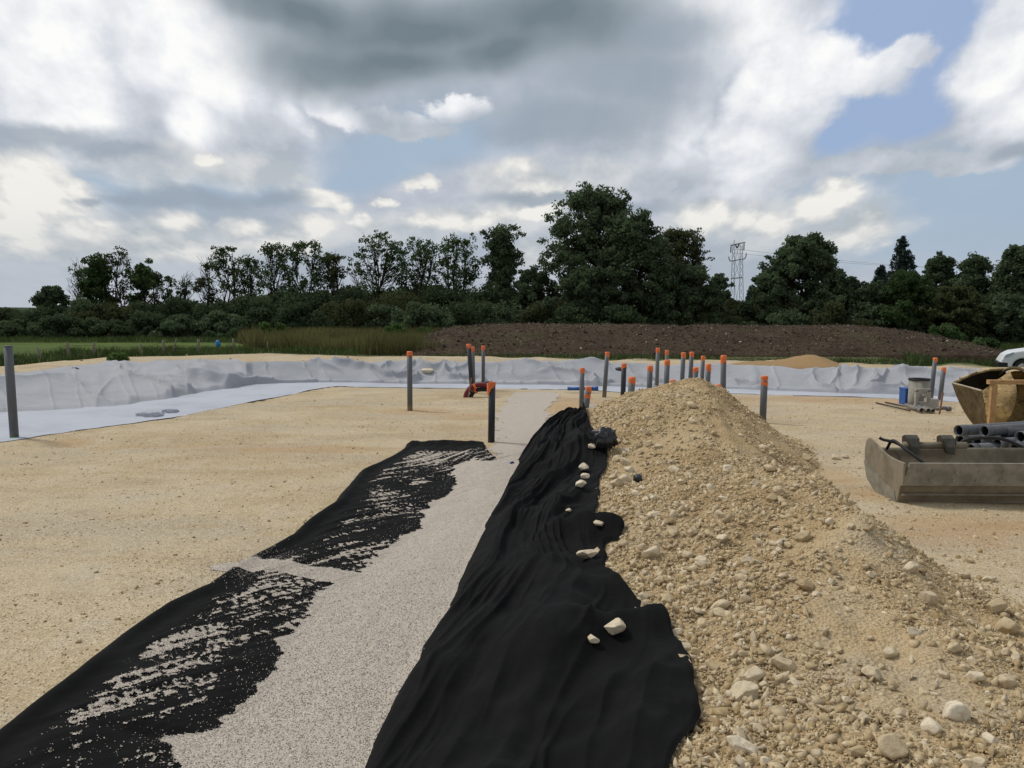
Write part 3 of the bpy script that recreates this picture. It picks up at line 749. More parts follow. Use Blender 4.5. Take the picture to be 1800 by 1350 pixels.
# lookup of the fabric height for the stones resting on it
_fx, _fy, _fz = XX.ravel(), YY.ravel(), ZZ.ravel()
def fab_hit(px, py):
    d = ray(px, py); best = None
    sx = 900+FPX*(_fx/(_fy*CP-(_fz-H)*SP)); sy = 675-FPX*((_fy*SP+(_fz-H)*CP)/(_fy*CP-(_fz-H)*SP))
    q = (sx-px)**2+(sy-py)**2; near = np.where(q < max(q.min()*2, 16))[0]
    i = near[np.argmin(_fy[near])]; return np.array([_fx[i], _fy[i], _fz[i]])

# ------------------------------------------------------------------ rubble heap base
s_ = .03
hx = np.arange(-.5, 5.4, s_); hy = np.arange(1.6, 15.8, s_); HX, HY = np.meshgrid(hx, hy)
HZ = heapf(HX, HY)
gz_ = groundf(HX, HY)
Fh = grid_faces(len(hy), len(hx)); ok = (HZ.ravel() > gz_.ravel()-.06); keep = ok[Fh].all(1); Fh = Fh[keep]; used = np.unique(Fh); idx = -np.ones(HX.size, int); idx[used] = np.arange(len(used))
ragg = fbm(HX*12, HY*12, 3, 66)*.022
Vh = np.stack([HX.ravel(), HY.ravel(), (HZ+ragg).ravel()], 1)[used]
heap = tag(link('rubble_heap', new_mesh('rubble_heap', Vh, idx[Fh], True), M_heap), 'long heap of broken limestone rubble beside the black fabric', 'rubble heap')

# ------------------------------------------------------------------ rocks
def hull(n, seed, sq=(1, 1, 1)):
    r = np.random.default_rng(seed); p = r.normal(size=(n, 3)); p /= np.linalg.norm(p, axis=1)[:, None]; p *= r.uniform(.55, 1.1, (n, 1)); p *= np.array(sq)
    bm = bmesh.new(); [bm.verts.new(q) for q in p]; res = bmesh.ops.convex_hull(bm, input=bm.verts)
    dead = [g for g in res['geom_interior'] if isinstance(g, bmesh.types.BMVert)]; bmesh.ops.delete(bm, geom=dead, context='VERTS')
    bmesh.ops.triangulate(bm, faces=bm.faces); bm.verts.ensure_lookup_table(); bm.verts.index_update()
    V = np.array([v.co[:] for v in bm.verts]); F = np.array([[v.index for v in f.verts] for f in bm.faces]); bm.free(); return V, F
HP = [hull(8+i%4, 100+i, (1, random.uniform(.5, .9), random.uniform(.32, .7))) for i in range(16)]
HG = [hull(6, 300+i, (1, .85, .75)) for i in range(5)]
def rand_rot(n, tilt=1.0):
    q = rng.normal(size=(n, 4)); q[:, 1:3] *= tilt; q /= np.linalg.norm(q, axis=1)[:, None]
    w_, x, y, z = q.T
    return np.stack([1-2*(y*y+z*z), 2*(x*y-z*w_), 2*(x*z+y*w_), 2*(x*y+z*w_), 1-2*(x*x+z*z), 2*(y*z-x*w_), 2*(x*z-y*w_), 2*(y*z+x*w_), 1-2*(x*x+y*y)], 1).reshape(n, 3, 3)
def scatter(name, pts, rad, protos, material, tilt=.5, parent=None):
    N = len(pts); which = rng.integers(0, len(protos), N); Vs = []; Fs = []; off = 0; Rm = rand_rot(N, tilt)
    for k, (pv, pf) in enumerate(protos):
        s = np.where(which == k)[0]
        if len(s) == 0: continue
        v = np.einsum('nij,vj->nvi', Rm[s], pv)*rad[s][:, None, None]+pts[s][:, None, :]
        f = pf[None]+(off+np.arange(len(s))*len(pv))[:, None, None]; Vs.append(v.reshape(-1, 3)); Fs.append(f.reshape(-1, 3)); off += len(s)*len(pv)
    return link(name, new_mesh(name, np.concatenate(Vs), np.concatenate(Fs)), material, parent)
def inside_fab(x, y):
    # left of the draped fabric's free edge
    e = np.interp(y, Ry[np.argsort(Ry)], Rx[np.argsort(Ry)]); return x < e
# small stones all over the heap (denser near the eye)
def heap_pts(n, ymin=2.0, ymax=15.4):
    u = rng.random(n*3); y = ymin*(ymax/ymin)**u; xg = np.interp(y, Ry[np.argsort(Ry)], Rx[np.argsort(Ry)])
    x = xg-.15+(rng.random(n*3))*(np.interp(y, XR[:, 0], XR[:, 1])+.30-xg)
    return x, y
x, y = heap_pts(95000); r = .0060*(rng.random(len(x)))**(-.40); r = np.clip(r*(1+y*.05), 0, .045)
clump = fbm(x*1.1, y*1.1, 3, 201); kp = rng.random(len(x)) < .72+clump*2.5
kp &= (x < np.interp(y, XR[:, 0], XR[:, 1])+.05) | (rng.random(len(x)) < .35)
x, y, r = x[kp], y[kp], r[kp]
z = T(x, y)+r*.05
o = scatter('stones', np.stack([x, y, z], 1), r, HP, M_stone, .6, heap); o['kind'] = 'stuff'; o['label'] = 'countless small limestone fragments covering the heap'
# medium stones, more toward the fabric and at the foot
x, y = heap_pts(2000); sfr = (x-np.interp(y, Ry[np.argsort(Ry)], Rx[np.argsort(Ry)]))
kp = rng.random(len(x)) < (.10+.85*np.exp(-(sfr/.6)**2)+.35*(fbm(x, y, 3, 204) > .10)); x, y = x[kp], y[kp]; r = .022*(rng.random(len(x)))**(-.28)*(1+y*.02); r = np.clip(r, 0, .075)
o = scatter('stones', np.stack([x, y, T(x, y)+r*.2], 1), r, HP, M_rock, .5, heap); o['kind'] = 'stuff'; o['label'] = 'fist-sized pale limestone pieces in the heap'
# stones strewn on the flat ground around
def ground_pts(n, y0, y1, a0, a1):
    u = rng.random(n); y = y0*(y1/y0)**u; a = a0+(a1-a0)*rng.random(n); x = a*y; return x, y
x, y = ground_pts(60000, 3.0, 19.5, -.68, .68)
mk = ((x < xL(y)-.02) | (y > 13.1) | (x > np.interp(y, XR[:, 0], XR[:, 1])-.1)) & (y < np.interp(x/y, aN, yN)-.15) & (fbm(x*.9, y*.9, 4, 206) > -.16)
x, y = x[mk], y[mk]; r = .0035*(rng.random(len(x)))**(-.35)*(1+y*.05); r = np.clip(r, 0, .03)
o = scatter('loose_stones', np.stack([x, y, groundf(x, y)+r*.1], 1), r, HP[:6], M_stone, .5); tag(o, 'fine limestone chips strewn over the levelled ground', 'stones', kind='stuff')
x = rng.uniform(3.2, 9.5, 22000); y = 4.6*(11/4.6)**rng.random(22000); kp = (x > np.interp(y, XR[:, 0], XR[:, 1])) & (fbm(x*.8, y*.8, 3, 209) > -.16+.02*(y-5)) & (x/y < .75); x, y = x[kp], y[kp]; r = np.clip(.007*rng.random(len(x))**(-.42), 0, .05)
o = scatter('trodden_rubble', np.stack([x, y, groundf(x, y)-r*.1], 1), r, HP, M_stone, .4); tag(o, 'trodden limestone rubble on the flat ground between heap and ditching bucket', 'stones', kind='stuff')
# gravel grains over bed and fabric
i = rng.integers(0, len(gV), 90000); g = gV[i]; wgt = np.clip((8.5-g[:, 1])/4, .15, 1); i = i[rng.random(len(i)) < wgt]; g = gV[i]
jx = rng.normal(0, .009, (len(g), 2)); pts = g.copy(); pts[:, :2] += jx; r = rng.uniform(.0035, .0075, len(g))
pts[:, 2] += r*.2
o = scatter('gravel_grains', pts, r, HG, M_grain, 1.0, grav); o['kind'] = 'stuff'
# stray grains on the left fabric
x = rng.uniform(-4.2, .2, 70000); y = 2.6*(12/2.6)**rng.random(70000)
ff = gfield(x, y); kp = (ff > -.13-.08*rng.random(len(x))) & (ff < 0) & (x > xL(y)+.2) & (y < 12.2) & (rng.random(len(x)) < .42)
x, y = x[kp], y[kp]; r = rng.uniform(.0035, .007, len(x))
o = scatter('scattered_chips', np.stack([x, y, zfabL(x, y)+r*.6], 1), r, HG, M_grain, 1.0, grav); o['kind'] = 'stuff'
# spill over the far edge and on the left border of the sheet
x, y = on_z(430, 992)[0]+rng.normal(0, .28, 2500), on_z(430, 992)[1]+rng.normal(0, .2, 2500); r = rng.uniform(.004, .008, 2500)
zz = np.where(x > xL(y), zfabL(x, y), groundf(x, y))
o = scatter('spilled_chips', np.stack([x, y, zz+r*.4], 1), r, HG, M_grain, 1.0, grav); o['kind'] = 'stuff'

# big individual rocks ------------------------------------------------
def big_rock(seed):
    r = np.random.default_rng(seed); bm = bmesh.new(); bmesh.ops.create_icosphere(bm, subdivisions=4, radius=1.0)
    V = np.array([v.co[:] for v in bm.verts]); sq = np.array([1, r.uniform(.68, .95), r.uniform(.55, .8)])
    for _ in range(r.integers(12, 20)):
        n = r.normal(size=3); n /= np.linalg.norm(n); d = r.uniform(.60, .86); k = V@n-d; V = V-np.where(k > 0, k*.985, 0)[:, None]*n
    rad = np.linalg.norm(V, axis=1)
    f = (fbm(V[:, 0]*3+seed, V[:, 1]*3+V[:, 2]*2.1, 4, seed)*.13+fbm(V[:, 0]*9+V[:, 2]*7, V[:, 1]*9-V[:, 2]*5, 3, seed+7)*.035)
    V = V*(1+f)[:, None]*sq
    F = [[v.index for v in f.verts] for f in bm.faces]; bm.free()
    me_ = new_mesh('rock', V, np.array(F), False); return me_
BR = [big_rock(500+i) for i in range(14)]
for b_ in BR: b_.materials.append(M_rock)
BRw = [b_.copy() for b_ in BR[:8]]
for b_ in BRw: b_.materials.clear(); b_.materials.append(M_rockw)
def place_rock(px, py, size, label, group=None, white=False, fab=False, cat='rock', squash=1.0):
    p = fab_hit(px, py+size*.25) if fab else on_T(px, py+size*.18)
    r = size*.5/FPX*p[1]*1.08
    me_ = random.choice(BRw if white else BR)
    o = link('limestone_rock', me_, None); o.scale = (r*random.uniform(.95, 1.1), r*random.uniform(.85, 1.0), r*squash)
    o.rotation_euler = (random.uniform(-.4, .4), random.uniform(-.4, .4), random.uniform(0, 6.28))
    o.location = (p[0], p[1], p[2]+r*(.42 if fab else .30)); tag(o, label, cat, group); return o
FABR = [(1031, 968, 40, 'large pale jagged rock on the black fabric beside the folded tongue'), (1081, 1097, 46, 'biggest pale rock holding down the lower part of the draped fabric'),
        (1045, 1121, 24, 'small grey-white rounded stone half tucked under a fabric fold, left of the biggest rock'), (1028, 818, 24, 'topmost stone in the row of three on the upper black fabric'),
        (1026, 833, 20, 'middle stone in the row of three on the upper black fabric'), (1021, 846, 25, 'lowest stone in the row of three on the upper black fabric'),
        (1000, 893, 11, 'tiny pale stone alone in the middle of the draped fabric'), (1050, 918, 20, 'flat pale stone lying behind the folded fabric tongue'), (1038, 780, 18, 'pale stone beside the crumpled black plastic at the fabric top')]
for a in FABR: place_rock(*a, fab=True, white=True, squash=.78)
BIG = [(1683, 1253, 54, 'big oblong cream rock near the lower right corner, upper right of the white round one'), (1637, 1277, 42, 'white chalky rounded rock just below left of the big oblong rock'),
       (1570, 1313, 56, 'large smooth tan boulder near the bottom edge right of centre'), (1303, 1310, 56, 'large greyish rock with a cracked base just right of the fabric corner'),
       (1533, 1182, 38, 'rounded grey-brown rock alone in the middle of the near slope'), (1323, 1187, 40, 'angular wedge-shaped rock above the long flat slab'),
       (1310, 1217, 50, 'long flat cream slab above the greyish rock near the fabric'), (1377, 1167, 38, 'broad brown rock forming the ledge in the near slope'),
       (1770, 1100, 48, 'large cream rock at the right edge halfway down the heap'), (1750, 1065, 38, 'brown muddy rock touching the big one at the right edge'),
       (1715, 1188, 32, 'flat white stone near the right edge below the muddy rock'), (1767, 1197, 34, 'brown rounded rock at the right edge beside the flat white stone'),
       (1565, 1147, 28, 'pale pentagonal rock above the rounded grey-brown one'), (1630, 1050, 34, 'pale block on the right foot of the second hump'),
       (1417, 1028, 30, 'grey rock with a dark hollow under it on the second hump'), (1413, 943, 28, 'grey squared rock on the face of the second hump'),
       (1602, 997, 26, 'bright upright stone on the right flank of the second hump'), (1713, 1343, 42, 'pale rock cut by the bottom edge of the picture')]
for q in BIG: place_rock(q[0], q[1], q[2]*1.12, q[3], white=(q[0] in (1637, 1715, 1602, 1683, 1303, 1310, 1323, 1565)))
MED = [(1580, 1253, 26), (1507, 1320, 36), (1513, 1340, 28), (1345, 1337, 22), (1740, 1300, 34), (1623, 1217, 26), (1253, 1170, 32), (1265, 1065, 36), (1233, 987, 28), (1303, 1017, 28), (1607, 1110, 26), (1677, 1137, 28), (1217, 1000, 20),
       (1217, 712, 20), (1083, 718, 10), (1111, 720, 9), (1217, 740, 12), (1186, 825, 24), (1083, 850, 26), (1105, 826, 20), (1343, 786, 18), (1357, 798, 14), (1353, 823, 22), (1326, 850, 24), (1278, 823, 18), (1258, 893, 15), (1267, 907, 24),
       (1181, 934, 28), (1217, 934, 24), (1269, 945, 26), (1147, 970, 34), (1236, 987, 30), (1458, 918, 22), (1356, 876, 24), (1417, 804, 22), (1469, 804, 18), (1485, 802, 14), (1206, 894, 20), (1367, 860, 22), (1394, 860, 16), (1197, 846, 14), (1250, 857, 18),
       (1122, 907, 20), (1119, 887, 16), (1131, 962, 20), (1164, 954, 18), (1311, 984, 26), (1333, 987, 14), (1174, 1054, 28), (1203, 1137, 32), (1223, 1145, 22), (1190, 1111, 26), (1210, 1155, 24), (1205, 1337, 26), (1239, 1096, 24), (1130, 1049, 24), (1239, 1231, 13), (1213, 1316, 12),
       (1098, 842, 24), (1078, 838, 18), (1070, 856, 16), (1062, 760, 14), (1085, 806, 22), (1098, 812, 20), (1130, 858, 14), (1116, 866, 18), (1096, 870, 14), (1148, 876, 14), (1150, 905, 24), (1290, 1150, 22), (1266, 1078, 30), (1310, 1052, 22), (1325, 1075, 20), (1400, 930, 14), (1460, 1000, 18), (1530, 1010, 16),
       (1085, 735, 12), (1100, 745, 14), (1062, 742, 12), (1072, 727, 10), (1048, 735, 10), (1140, 735, 14), (1160, 730, 10), (1100, 792, 16), (1120, 783, 18), (1140, 780, 16), (1158, 784, 14), (1085, 775, 14), (1112, 945, 16), (1135, 1010, 20), (1110, 1010, 16), (1160, 1020, 22), (1155, 1000, 16), (1180, 1030, 18)]
GRP = 'middle-sized limestone rocks on the heap'
for (px, py, s) in MED: place_rock(px, py, s*1.05, 'middle-sized angular limestone rock lying loose on the rubble heap', GRP, white=random.random() < .25)
FLAT = [(1697, 1012, 24), (1740, 1017, 24), (1703, 985, 16), (1560, 905, 12), (1440, 790, 10), (1640, 1000, 12), (1370, 745, 8)]
for (px, py, s) in FLAT[:3]: place_rock(px, py, s, 'loose grey-brown rock on the flat ground right of the heap', 'rocks on the flat ground')
for k in range(150):
    px = random.uniform(1090, 1790); py = random.uniform(760, 1340)
    lim = 1190+(px-1600)*.0
    if py > 1000 and px < 1240: continue
    if py < 800+max(0, (px-1300))*.62 - (60 if px < 1300 else 0): continue
    p = on_T(px, py)
    if heapf(p[0], p[1]) < .05: continue
    place_rock(px, py, random.uniform(9, 20)*(.5+py/1000*.6), 'middle-sized angular limestone rock lying loose on the rubble heap', GRP, white=random.random() < .15)

# crumpled plastic, black bits, blue cap ------------------------------
def crumple(name, c_, r, label, cat, material=M_crump, sub=4, amp=.45, seed=3, sc=(1, 1, 1)):
    bm = bmesh.new(); bmesh.ops.create_icosphere(bm, subdivisions=sub, radius=1.0); V = np.array([v.co[:] for v in bm.verts]); F = np.array([[v.index for v in f.verts] for f in bm.faces]); bm.free()
    f = ridged(V[:, 0]*2.2+seed, V[:, 1]*2.2+V[:, 2]*1.7, 4, seed)-.6; V = V*(1+f*amp*1.6)[:, None]*np.array(sc)*r+np.array(c_)
    rt = root(name, c_, label, cat) if False else None
    o = link(name, new_mesh(name, V, F, False), material); return tag(o, label, cat)
p = fab_hit(1062, 772); crumple('plastic_bundle', (p[0], p[1], p[2]+.1), .135, 'crumpled shiny black plastic bundle at the top of the draped fabric', 'plastic sheet', sc=(1.15, .7, .85), amp=.7)
p = on_T(1121, 846); crumple('plastic_scrap', (p[0], p[1], p[2]+.03), .045, 'small black plastic scrap among the stones of the heap', 'scrap', sub=3)
p = on_T(130, 656, groundf, 15, 40); crumple('plastic_scrap', (p[0], p[1], p[2]+.10), .13, 'dark lump on the crest of the liner bank, far left', 'scrap', sub=3, sc=(1.3, .8, .6))
p = on_z(1090, 651, .12); crumple('plastic_scrap', (p[0], p[1], p[2]+.04), .12, 'black scrap at the far rim behind the upright pipes', 'scrap', sub=3, sc=(1.3, .8, .5))
p = on_z(896, 819, 0.0); rb = root('blue_pipe_end', p, 'small blue plastic pipe end poking out where the fabric strips meet', 'pipe')
part('pipe_stub', tube([p+np.array([-.03, .06, -.02]), p+np.array([.04, -.02, .03])], .035, 16, inner=.85), M_blue, rb, True)
part('plug', tube([p+np.array([-.035, .065, -.022]), p+np.array([-.01, .04, -.005])], .03, 12), M_blue, rb, True)
o = link('limestone_rock', BRw[2]); q = on_T(752, 658, groundf, 15, 40); o.location = (q[0], q[1]-.1, q[2]+.13); o.scale = (.26, .2, .16); tag(o, 'pale boulder lying on the far rim of the grey lining, centre left', 'rock')

# ------------------------------------------------------------------ basin lining
def strip_sheet(name, a0, a1, na, lo, hi, nv, zf, material):
    a = np.linspace(a0, a1, na); A = np.repeat(a[:, None], nv, 1); lo_ = lo(a); hi_ = hi(a); s = np.linspace(0, 1, nv)[None]
    Yv = lo_[:, None]*(1-s)+hi_[:, None]*s; Xv = A*Yv; Zv = zf(Xv, Yv, s*np.ones_like(A), A)
    return link(name, new_mesh(name, np.stack([Xv.ravel(), Yv.ravel(), Zv.ravel()], 1), grid_faces(na, nv)[:, ::-1], True), material)
toe = lambda a: np.maximum(np.interp(a, aT, yT), np.interp(a, aN, yN)+1.0)
topf = lambda a: np.maximum(np.interp(a, aF, yF), toe(a)+1.2)
lip = lambda a: np.interp(a, aN, yN)
def zliner(X_, Y_v, s, A):
    arc = A*26.0
    ph_ = arc*.75+s*2.0*np.where(A < -.3, 1.6, 1.0)+fbm(arc*.5, s*1.5, 3, 111)*1.0
    wv = ridged(ph_*.9, s*.8+arc*.05, 3, 112, .6)
    dens = .45+1.1*np.clip(fbm(arc*.22, s*0, 2, 115)+.45, 0, 1)
    dens = dens*np.where(A < -.38, .55, 1)
    big = ridged(arc*.55+s*1.1+.6*fbm(arc*.3, s, 2, 119), s*.5+arc*.08, 2, 118)
    wb = fbm(arc*.45, s*1.2, 3, 131)
    ra = 1-np.abs(2*vn(arc*.50+s*.9+wb*2.2, s*.35+7, 132)-1); rb_ = 1-np.abs(2*vn(arc*.85+s*1.9+wb*2.5, s*.5+3, 133)-1); rc = 1-np.abs(2*vn(arc*1.3-s*.8+wb*2, s*.9+1, 134)-1)
    gate = sstep(-.06, .10, fbm(arc*.28, s*.9, 2, 135)); gate2 = sstep(-.02, .12, fbm(arc*.35+9, s*1.3, 2, 136))
    sharp = (ra**9*.25+rb_**8*.20*gate+rc**7*.15*gate2+(1-np.abs(2*vn(arc*2.4+s*.7+wb*1.5, s*.4+5, 139)-1))**6*.06)*np.where(A < -.38, .6, 1)
    ed_ = sstep(0, .10, s)*(1-.5*sstep(.9, 1, s))
    return groundf(X_, Y_v)+.07-.10*sstep(.10, .0, s)+ed_*(sharp+big*.05)+.02*fbm(arc*3, s*5, 3, 113)
jag = lambda a: topf(a)+.02+.35*fbm(a*26*.9, a*0, 3, 114)
liner = strip_sheet('basin_liner', -.80, .80, 1300, lambda a: toe(a)-.4, jag, 90, zliner, M_liner)
tag(liner, 'wrinkled grey geotextile lining the long bank of the shallow basin', 'liner')
def zfloor(X_, Y_v, s, A):
    g = groundf(X_, Y_v); return g+.02+.03*fbm(X_*1.0, Y_v*1.6, 4, 121)+.02*ridged(X_*.8+Y_v*.4, Y_v*1.8, 2, 122)*sstep(0, .2, s)-.01*sstep(.15, 0, s)
floor = strip_sheet('basin_floor_sheet', -.80, .80, 600, lambda a: lip(a)-.12+.25*fbm(a*24, a*0, 3, 124), lambda a: toe(a)+.1, 60, zfloor, M_floor)
tag(floor, 'pale geotextile sheet spread over the basin floor and its near rim', 'liner')
# crumpled overlaps at the near rim, left
p = on_z(258, 732, -.02); crumple('liner_fold', (p[0], p[1]+.15, p[2]+.02), .26, 'bunched grey fold of the basin sheet at its near rim', 'liner fold', M_floor, 4, .5, 9, (1.1, .4, .2))
p = on_z(300, 724, -.2); crumple('liner_fold', (p[0], p[1], p[2]+.02), .18, 'small grey crease sticking up on the pale basin floor', 'liner fold', M_floor, 4, .5, 10, (1.0, .35, .25))

# rocks & clods along the far rim
x, y = ground_pts(5200, 18, 40, -.66, .66); f_ = topf(x/y); fe = field_edge(x/y); kp = (y > f_+.1) & (y < fe+.3) & (rng.random(len(x)) < np.where((y < f_+.8) | (y > fe-.8), .9, .25)); x, y = x[kp], y[kp]; r = np.clip(.012*(rng.random(len(x)))**(-.45), 0, .10)
o = scatter('rim_stones', np.stack([x, y, groundf(x, y)+r*.3], 1), r, HP, M_stone, .5); tag(o, 'limestone crumbs along the far rim of the basin', 'stones', kind='stuff')

# ------------------------------------------------------------------ upright pipes
LG = 'grey pipes standing upright with orange tape'
def upright(px_t, py_t, px_b, Y, dia, label, caps=(0.0,), body=M_pipe, z=None, lean=None, tapeh=.09, group=LG):
    top = at_y(px_t, py_t, Y); bx = (px_b-900)/FPX*Y*.997
    g = float(groundf(np.array([bx]), np.array([Y]))[0]) if z is None else z
    b = np.array([bx, Y, g]); rt = root('upright_pipe', b, label, 'pipe', group)
    b0 = b-np.array([0, 0, .08]); r = dia/2; d = (top-b0)/np.linalg.norm(top-b0)
    part('pipe_body', tube([b0, (b0+top)/2, top-d*.004], r, 20), body, rt, True)
    for k, off in enumerate(caps):
        n = 20; th = np.linspace(0, 2*np.pi, n, endpoint=False)
        t0 = top-d*(off-.006); hgt = tapeh*(1 if k == 0 else .7)*random.uniform(.8, 1.15)
        V = []; 
        jag_ = .02+.02*np.sin(th*2+random.random()*6)+.012*np.sin(th*5+random.random()*6)
        for (rr, zz, j) in ((0.0, 0, 0), (r*.8, 0, 0), (r*1.06, -.010, 0), (r*1.07, -hgt*.5, 0), (r*1.05, -hgt, 1)):
            for m_i, a in enumerate(th): V.append(t0+np.array([math.cos(a)*rr, math.sin(a)*rr, zz-(jag_[m_i] if j else 0)]))
        F = []
        for q in range(4):
            for j in range(n): F.append((q*n+j, (q+1)*n+j, (q+1)*n+(j+1) % n, q*n+(j+1) % n))
        if off > 0.001: F = F[n*2:]
        part('tape', (np.array(V), F), M_tape, rt, True)
    return rt
t_ = upright(14, 608, 15, 13.35, .130, 'thick dark grey pipe without tape at the far left by the basin sheet', caps=(), group='grey pipes standing upright')
p = np.array(t_.location); part('marker_band', tube([p+np.array([0.0, 0, .02]), p+np.array([0, 0, .035])], .068, 20), simple('green_string', (.05, .42, .12), .6), t_, True)
part('end_cap', tube([at_y(14, 608, 13.35)-np.array([0, 0, .012]), at_y(14, 608, 13.35)+np.array([0, 0, .004])], .067, 20), M_pipe, t_, True)
upright(720, 618, 719, 17.06, .106, 'lone grey taped pipe standing on an orange clay patch left of the hoses')
upright(824, 605, 830, 20.6, .108, 'dark leaning taped pipe, leftmost of the three behind the hoses', body=M_pdark)
upright(830.5, 610, 832, 21.2, .100, 'grey taped pipe touching the dark leaning one behind the hoses')
upright(849.5, 608, 849, 21.3, .088, 'slim grey taped pipe, rightmost of the three behind the hoses')
rt = upright(865, 672, 863, 12.9, .103, 'near-black pipe in front of the hoses, orange tape wrapped over its slanted top', body=M_pdark, tapeh=.05)
q = at_y(865, 672, 12.9)
part('tape_flap', (np.array([q+np.array(v) for v in [(-.055, -.058, .005), (.055, -.06, .008), (.052, -.062, -.03), (-.01, -.064, -.10), (-.055, -.066, -.19), (-.075, -.03, -.20), (-.08, .0, -.02)]]), [(0, 1, 2, 3), (0, 3, 4), (0, 4, 5, 6)]), M_tape, rt)
upright(1023.5, 647, 1023, 16.6, .092, 'tall grey taped pipe standing next to the top end of the draped fabric')
upright(1034, 680, 1028, 15.3, .112, 'short leaning pipe with two orange bands at the fabric top', caps=(0, .13))
upright(1067.5, 619, 1063, 19.6, .096, 'slender grey taped pipe standing free, second group, leaning slightly')
upright(1097, 639, 1096, 17.6, .104, 'near-black taped pipe beside the short fat one left of the heap peak', body=M_pdark)
upright(1111, 663, 1109, 15.9, .128, 'short fat pipe with a tall orange cap left of the heap peak', tapeh=.12)
upright(1143, 643, 1142, 16.5, .105, 'mid-height taped pipe between the short fat one and the tallest slim one')
upright(1156.5, 612, 1156, 20.5, .092, 'tallest slim grey taped pipe left of the heap peak')
upright(1172.5, 616, 1172.5, 20.8, .092, 'slim taped pipe half hidden behind a shorter one left of the heap peak')
upright(1173, 633, 1172, 16.8, .105, 'shorter taped pipe standing in front of a slim one left of the peak')
upright(1201.5, 620, 1199.5, 18.8, .098, 'taped pipe just left of the heap peak, leaning a little')
upright(1216, 619, 1214, 19.0, .095, 'tall taped pipe rising directly above the heap peak')
upright(1223, 646, 1223, 16.6, .105, 'very short taped pipe tucked behind the heap peak')
upright(1236, 626, 1235, 19.6, .092, 'slim taped pipe immediately right of the heap peak')
upright(1245.5, 640, 1244.5, 17.4, .104, 'shorter taped pipe right of the peak with a dripping orange cap', tapeh=.13)
upright(1272, 625, 1274, 15.9, .103, 'tall dark-capped pipe on the right shoulder of the heap', tapeh=.12)
upright(1263, 676, 1266, 15.4, .10, 'pipe stub with only its orange tape showing behind the heap shoulder', tapeh=.10)
upright(1183, 668, 1183, 16.2, .11, 'pipe stub whose orange top barely shows left of the heap peak', tapeh=.06)
upright(1344, 661, 1345, 15.0, .118, 'thick pipe with two orange bands right of the heap', caps=(0, .10), tapeh=.07)
upright(1644, 629, 1641, 19.4, .096, 'taller of the two taped pipes behind the concrete ring')
upright(1659, 646, 1658, 18.9, .098, 'shorter of the two taped pipes behind the concrete ring')

# hose bundle ----------------------------------------------------------
def corrugated(ctrl, r, n=140, amp=.06):
    pts = spline(ctrl, n); L = np.r_[0, np.cumsum(np.linalg.norm(np.diff(pts, axis=0), axis=1))]; return tube(pts, r*(1+amp*np.sin(L/.018*2*np.pi/1.6)), 16)
Yh = 19.6
def hp(px, py, dy=0): return at_y(px, py, Yh+dy)
hr = root('duct_hose', hp(822, 697), 'dark red corrugated duct arching out of the ground behind the near-black pipe', 'hose', 'duct hoses bundled with orange tape')
part('duct', corrugated([hp(818, 703), hp(820, 692), hp(827, 682), hp(838, 677), hp(850, 676.5), hp(864, 679)], .058), M_tube, hr, True)
part('tape', tube([hp(833, 680), hp(836.5, 678.5)], .070, 16), M_tape, hr, True)
hr = root('duct_hose', hp(829, 697, .15), 'black corrugated duct below the dark red one, tied with orange tape', 'hose', 'duct hoses bundled with orange tape')
part('duct', corrugated([hp(827, 703, .05), hp(829, 694, .05), hp(835, 687, .05), hp(845, 684.5, .05), hp(866, 685, .05)], .05), M_black, hr, True)
part('tape', tube([hp(834, 688.5, .05), hp(837, 686.5, .05)], .062, 16), M_tape, hr, True)
hr = root('duct_hose', hp(850, 680, .4), 'black duct resting behind the red one, its end wrapped in orange', 'hose', 'duct hoses bundled with orange tape')
part('duct', corrugated([hp(842, 679, .3), hp(852, 674.5, .3), hp(866, 673, .3)], .045), M_black, hr, True)
hr = root('wooden_stake', hp(824, 697, -.25), 'thin reddish stake leaning against the hoses', 'stake')
part('shaft', tube([hp(823, 698, -.25), hp(829, 664, -.2)], .013, 8), M_stick, hr)
part('string', tube([hp(825, 684, -.28), hp(832, 689, -.2)], .006, 6), M_stick, hr)
# blue tube at the basin rim
a = on_z(998, 683, .03); b = on_z(1052, 684, .03); a[1] = b[1] = 20.6; a[2] = b[2] = at_y(1020, 683, 20.6)[2]; a[0] = (998-900)/FPX*20.6; b[0] = (1052-900)/FPX*20.6
g0 = float(groundf(np.array([1.7]), np.array([20.6]))[0])
hr = root('blue_pipe', (a+b)/2, 'bright blue plastic pipe lying across the near rim of the basin', 'pipe')
part('pipe_body', tube([a, b], .045, 16, inner=.86), M_blue, hr, True)
part('collar', tube([b-np.array([.12, 0, 0]), b+np.array([.002, 0, 0])], .052, 16, inner=.82), M_blue, hr, True)
# concrete slab peeking behind the heap
q = on_z(1048, 722, 0); tag(part('concrete_slab', box((q[0]+.05, 16.1, .10), (.55, .5, .22), .1), M_concw, None, bevel=.02), 'low concrete slab showing between the pipes and the heap foot', 'slab')

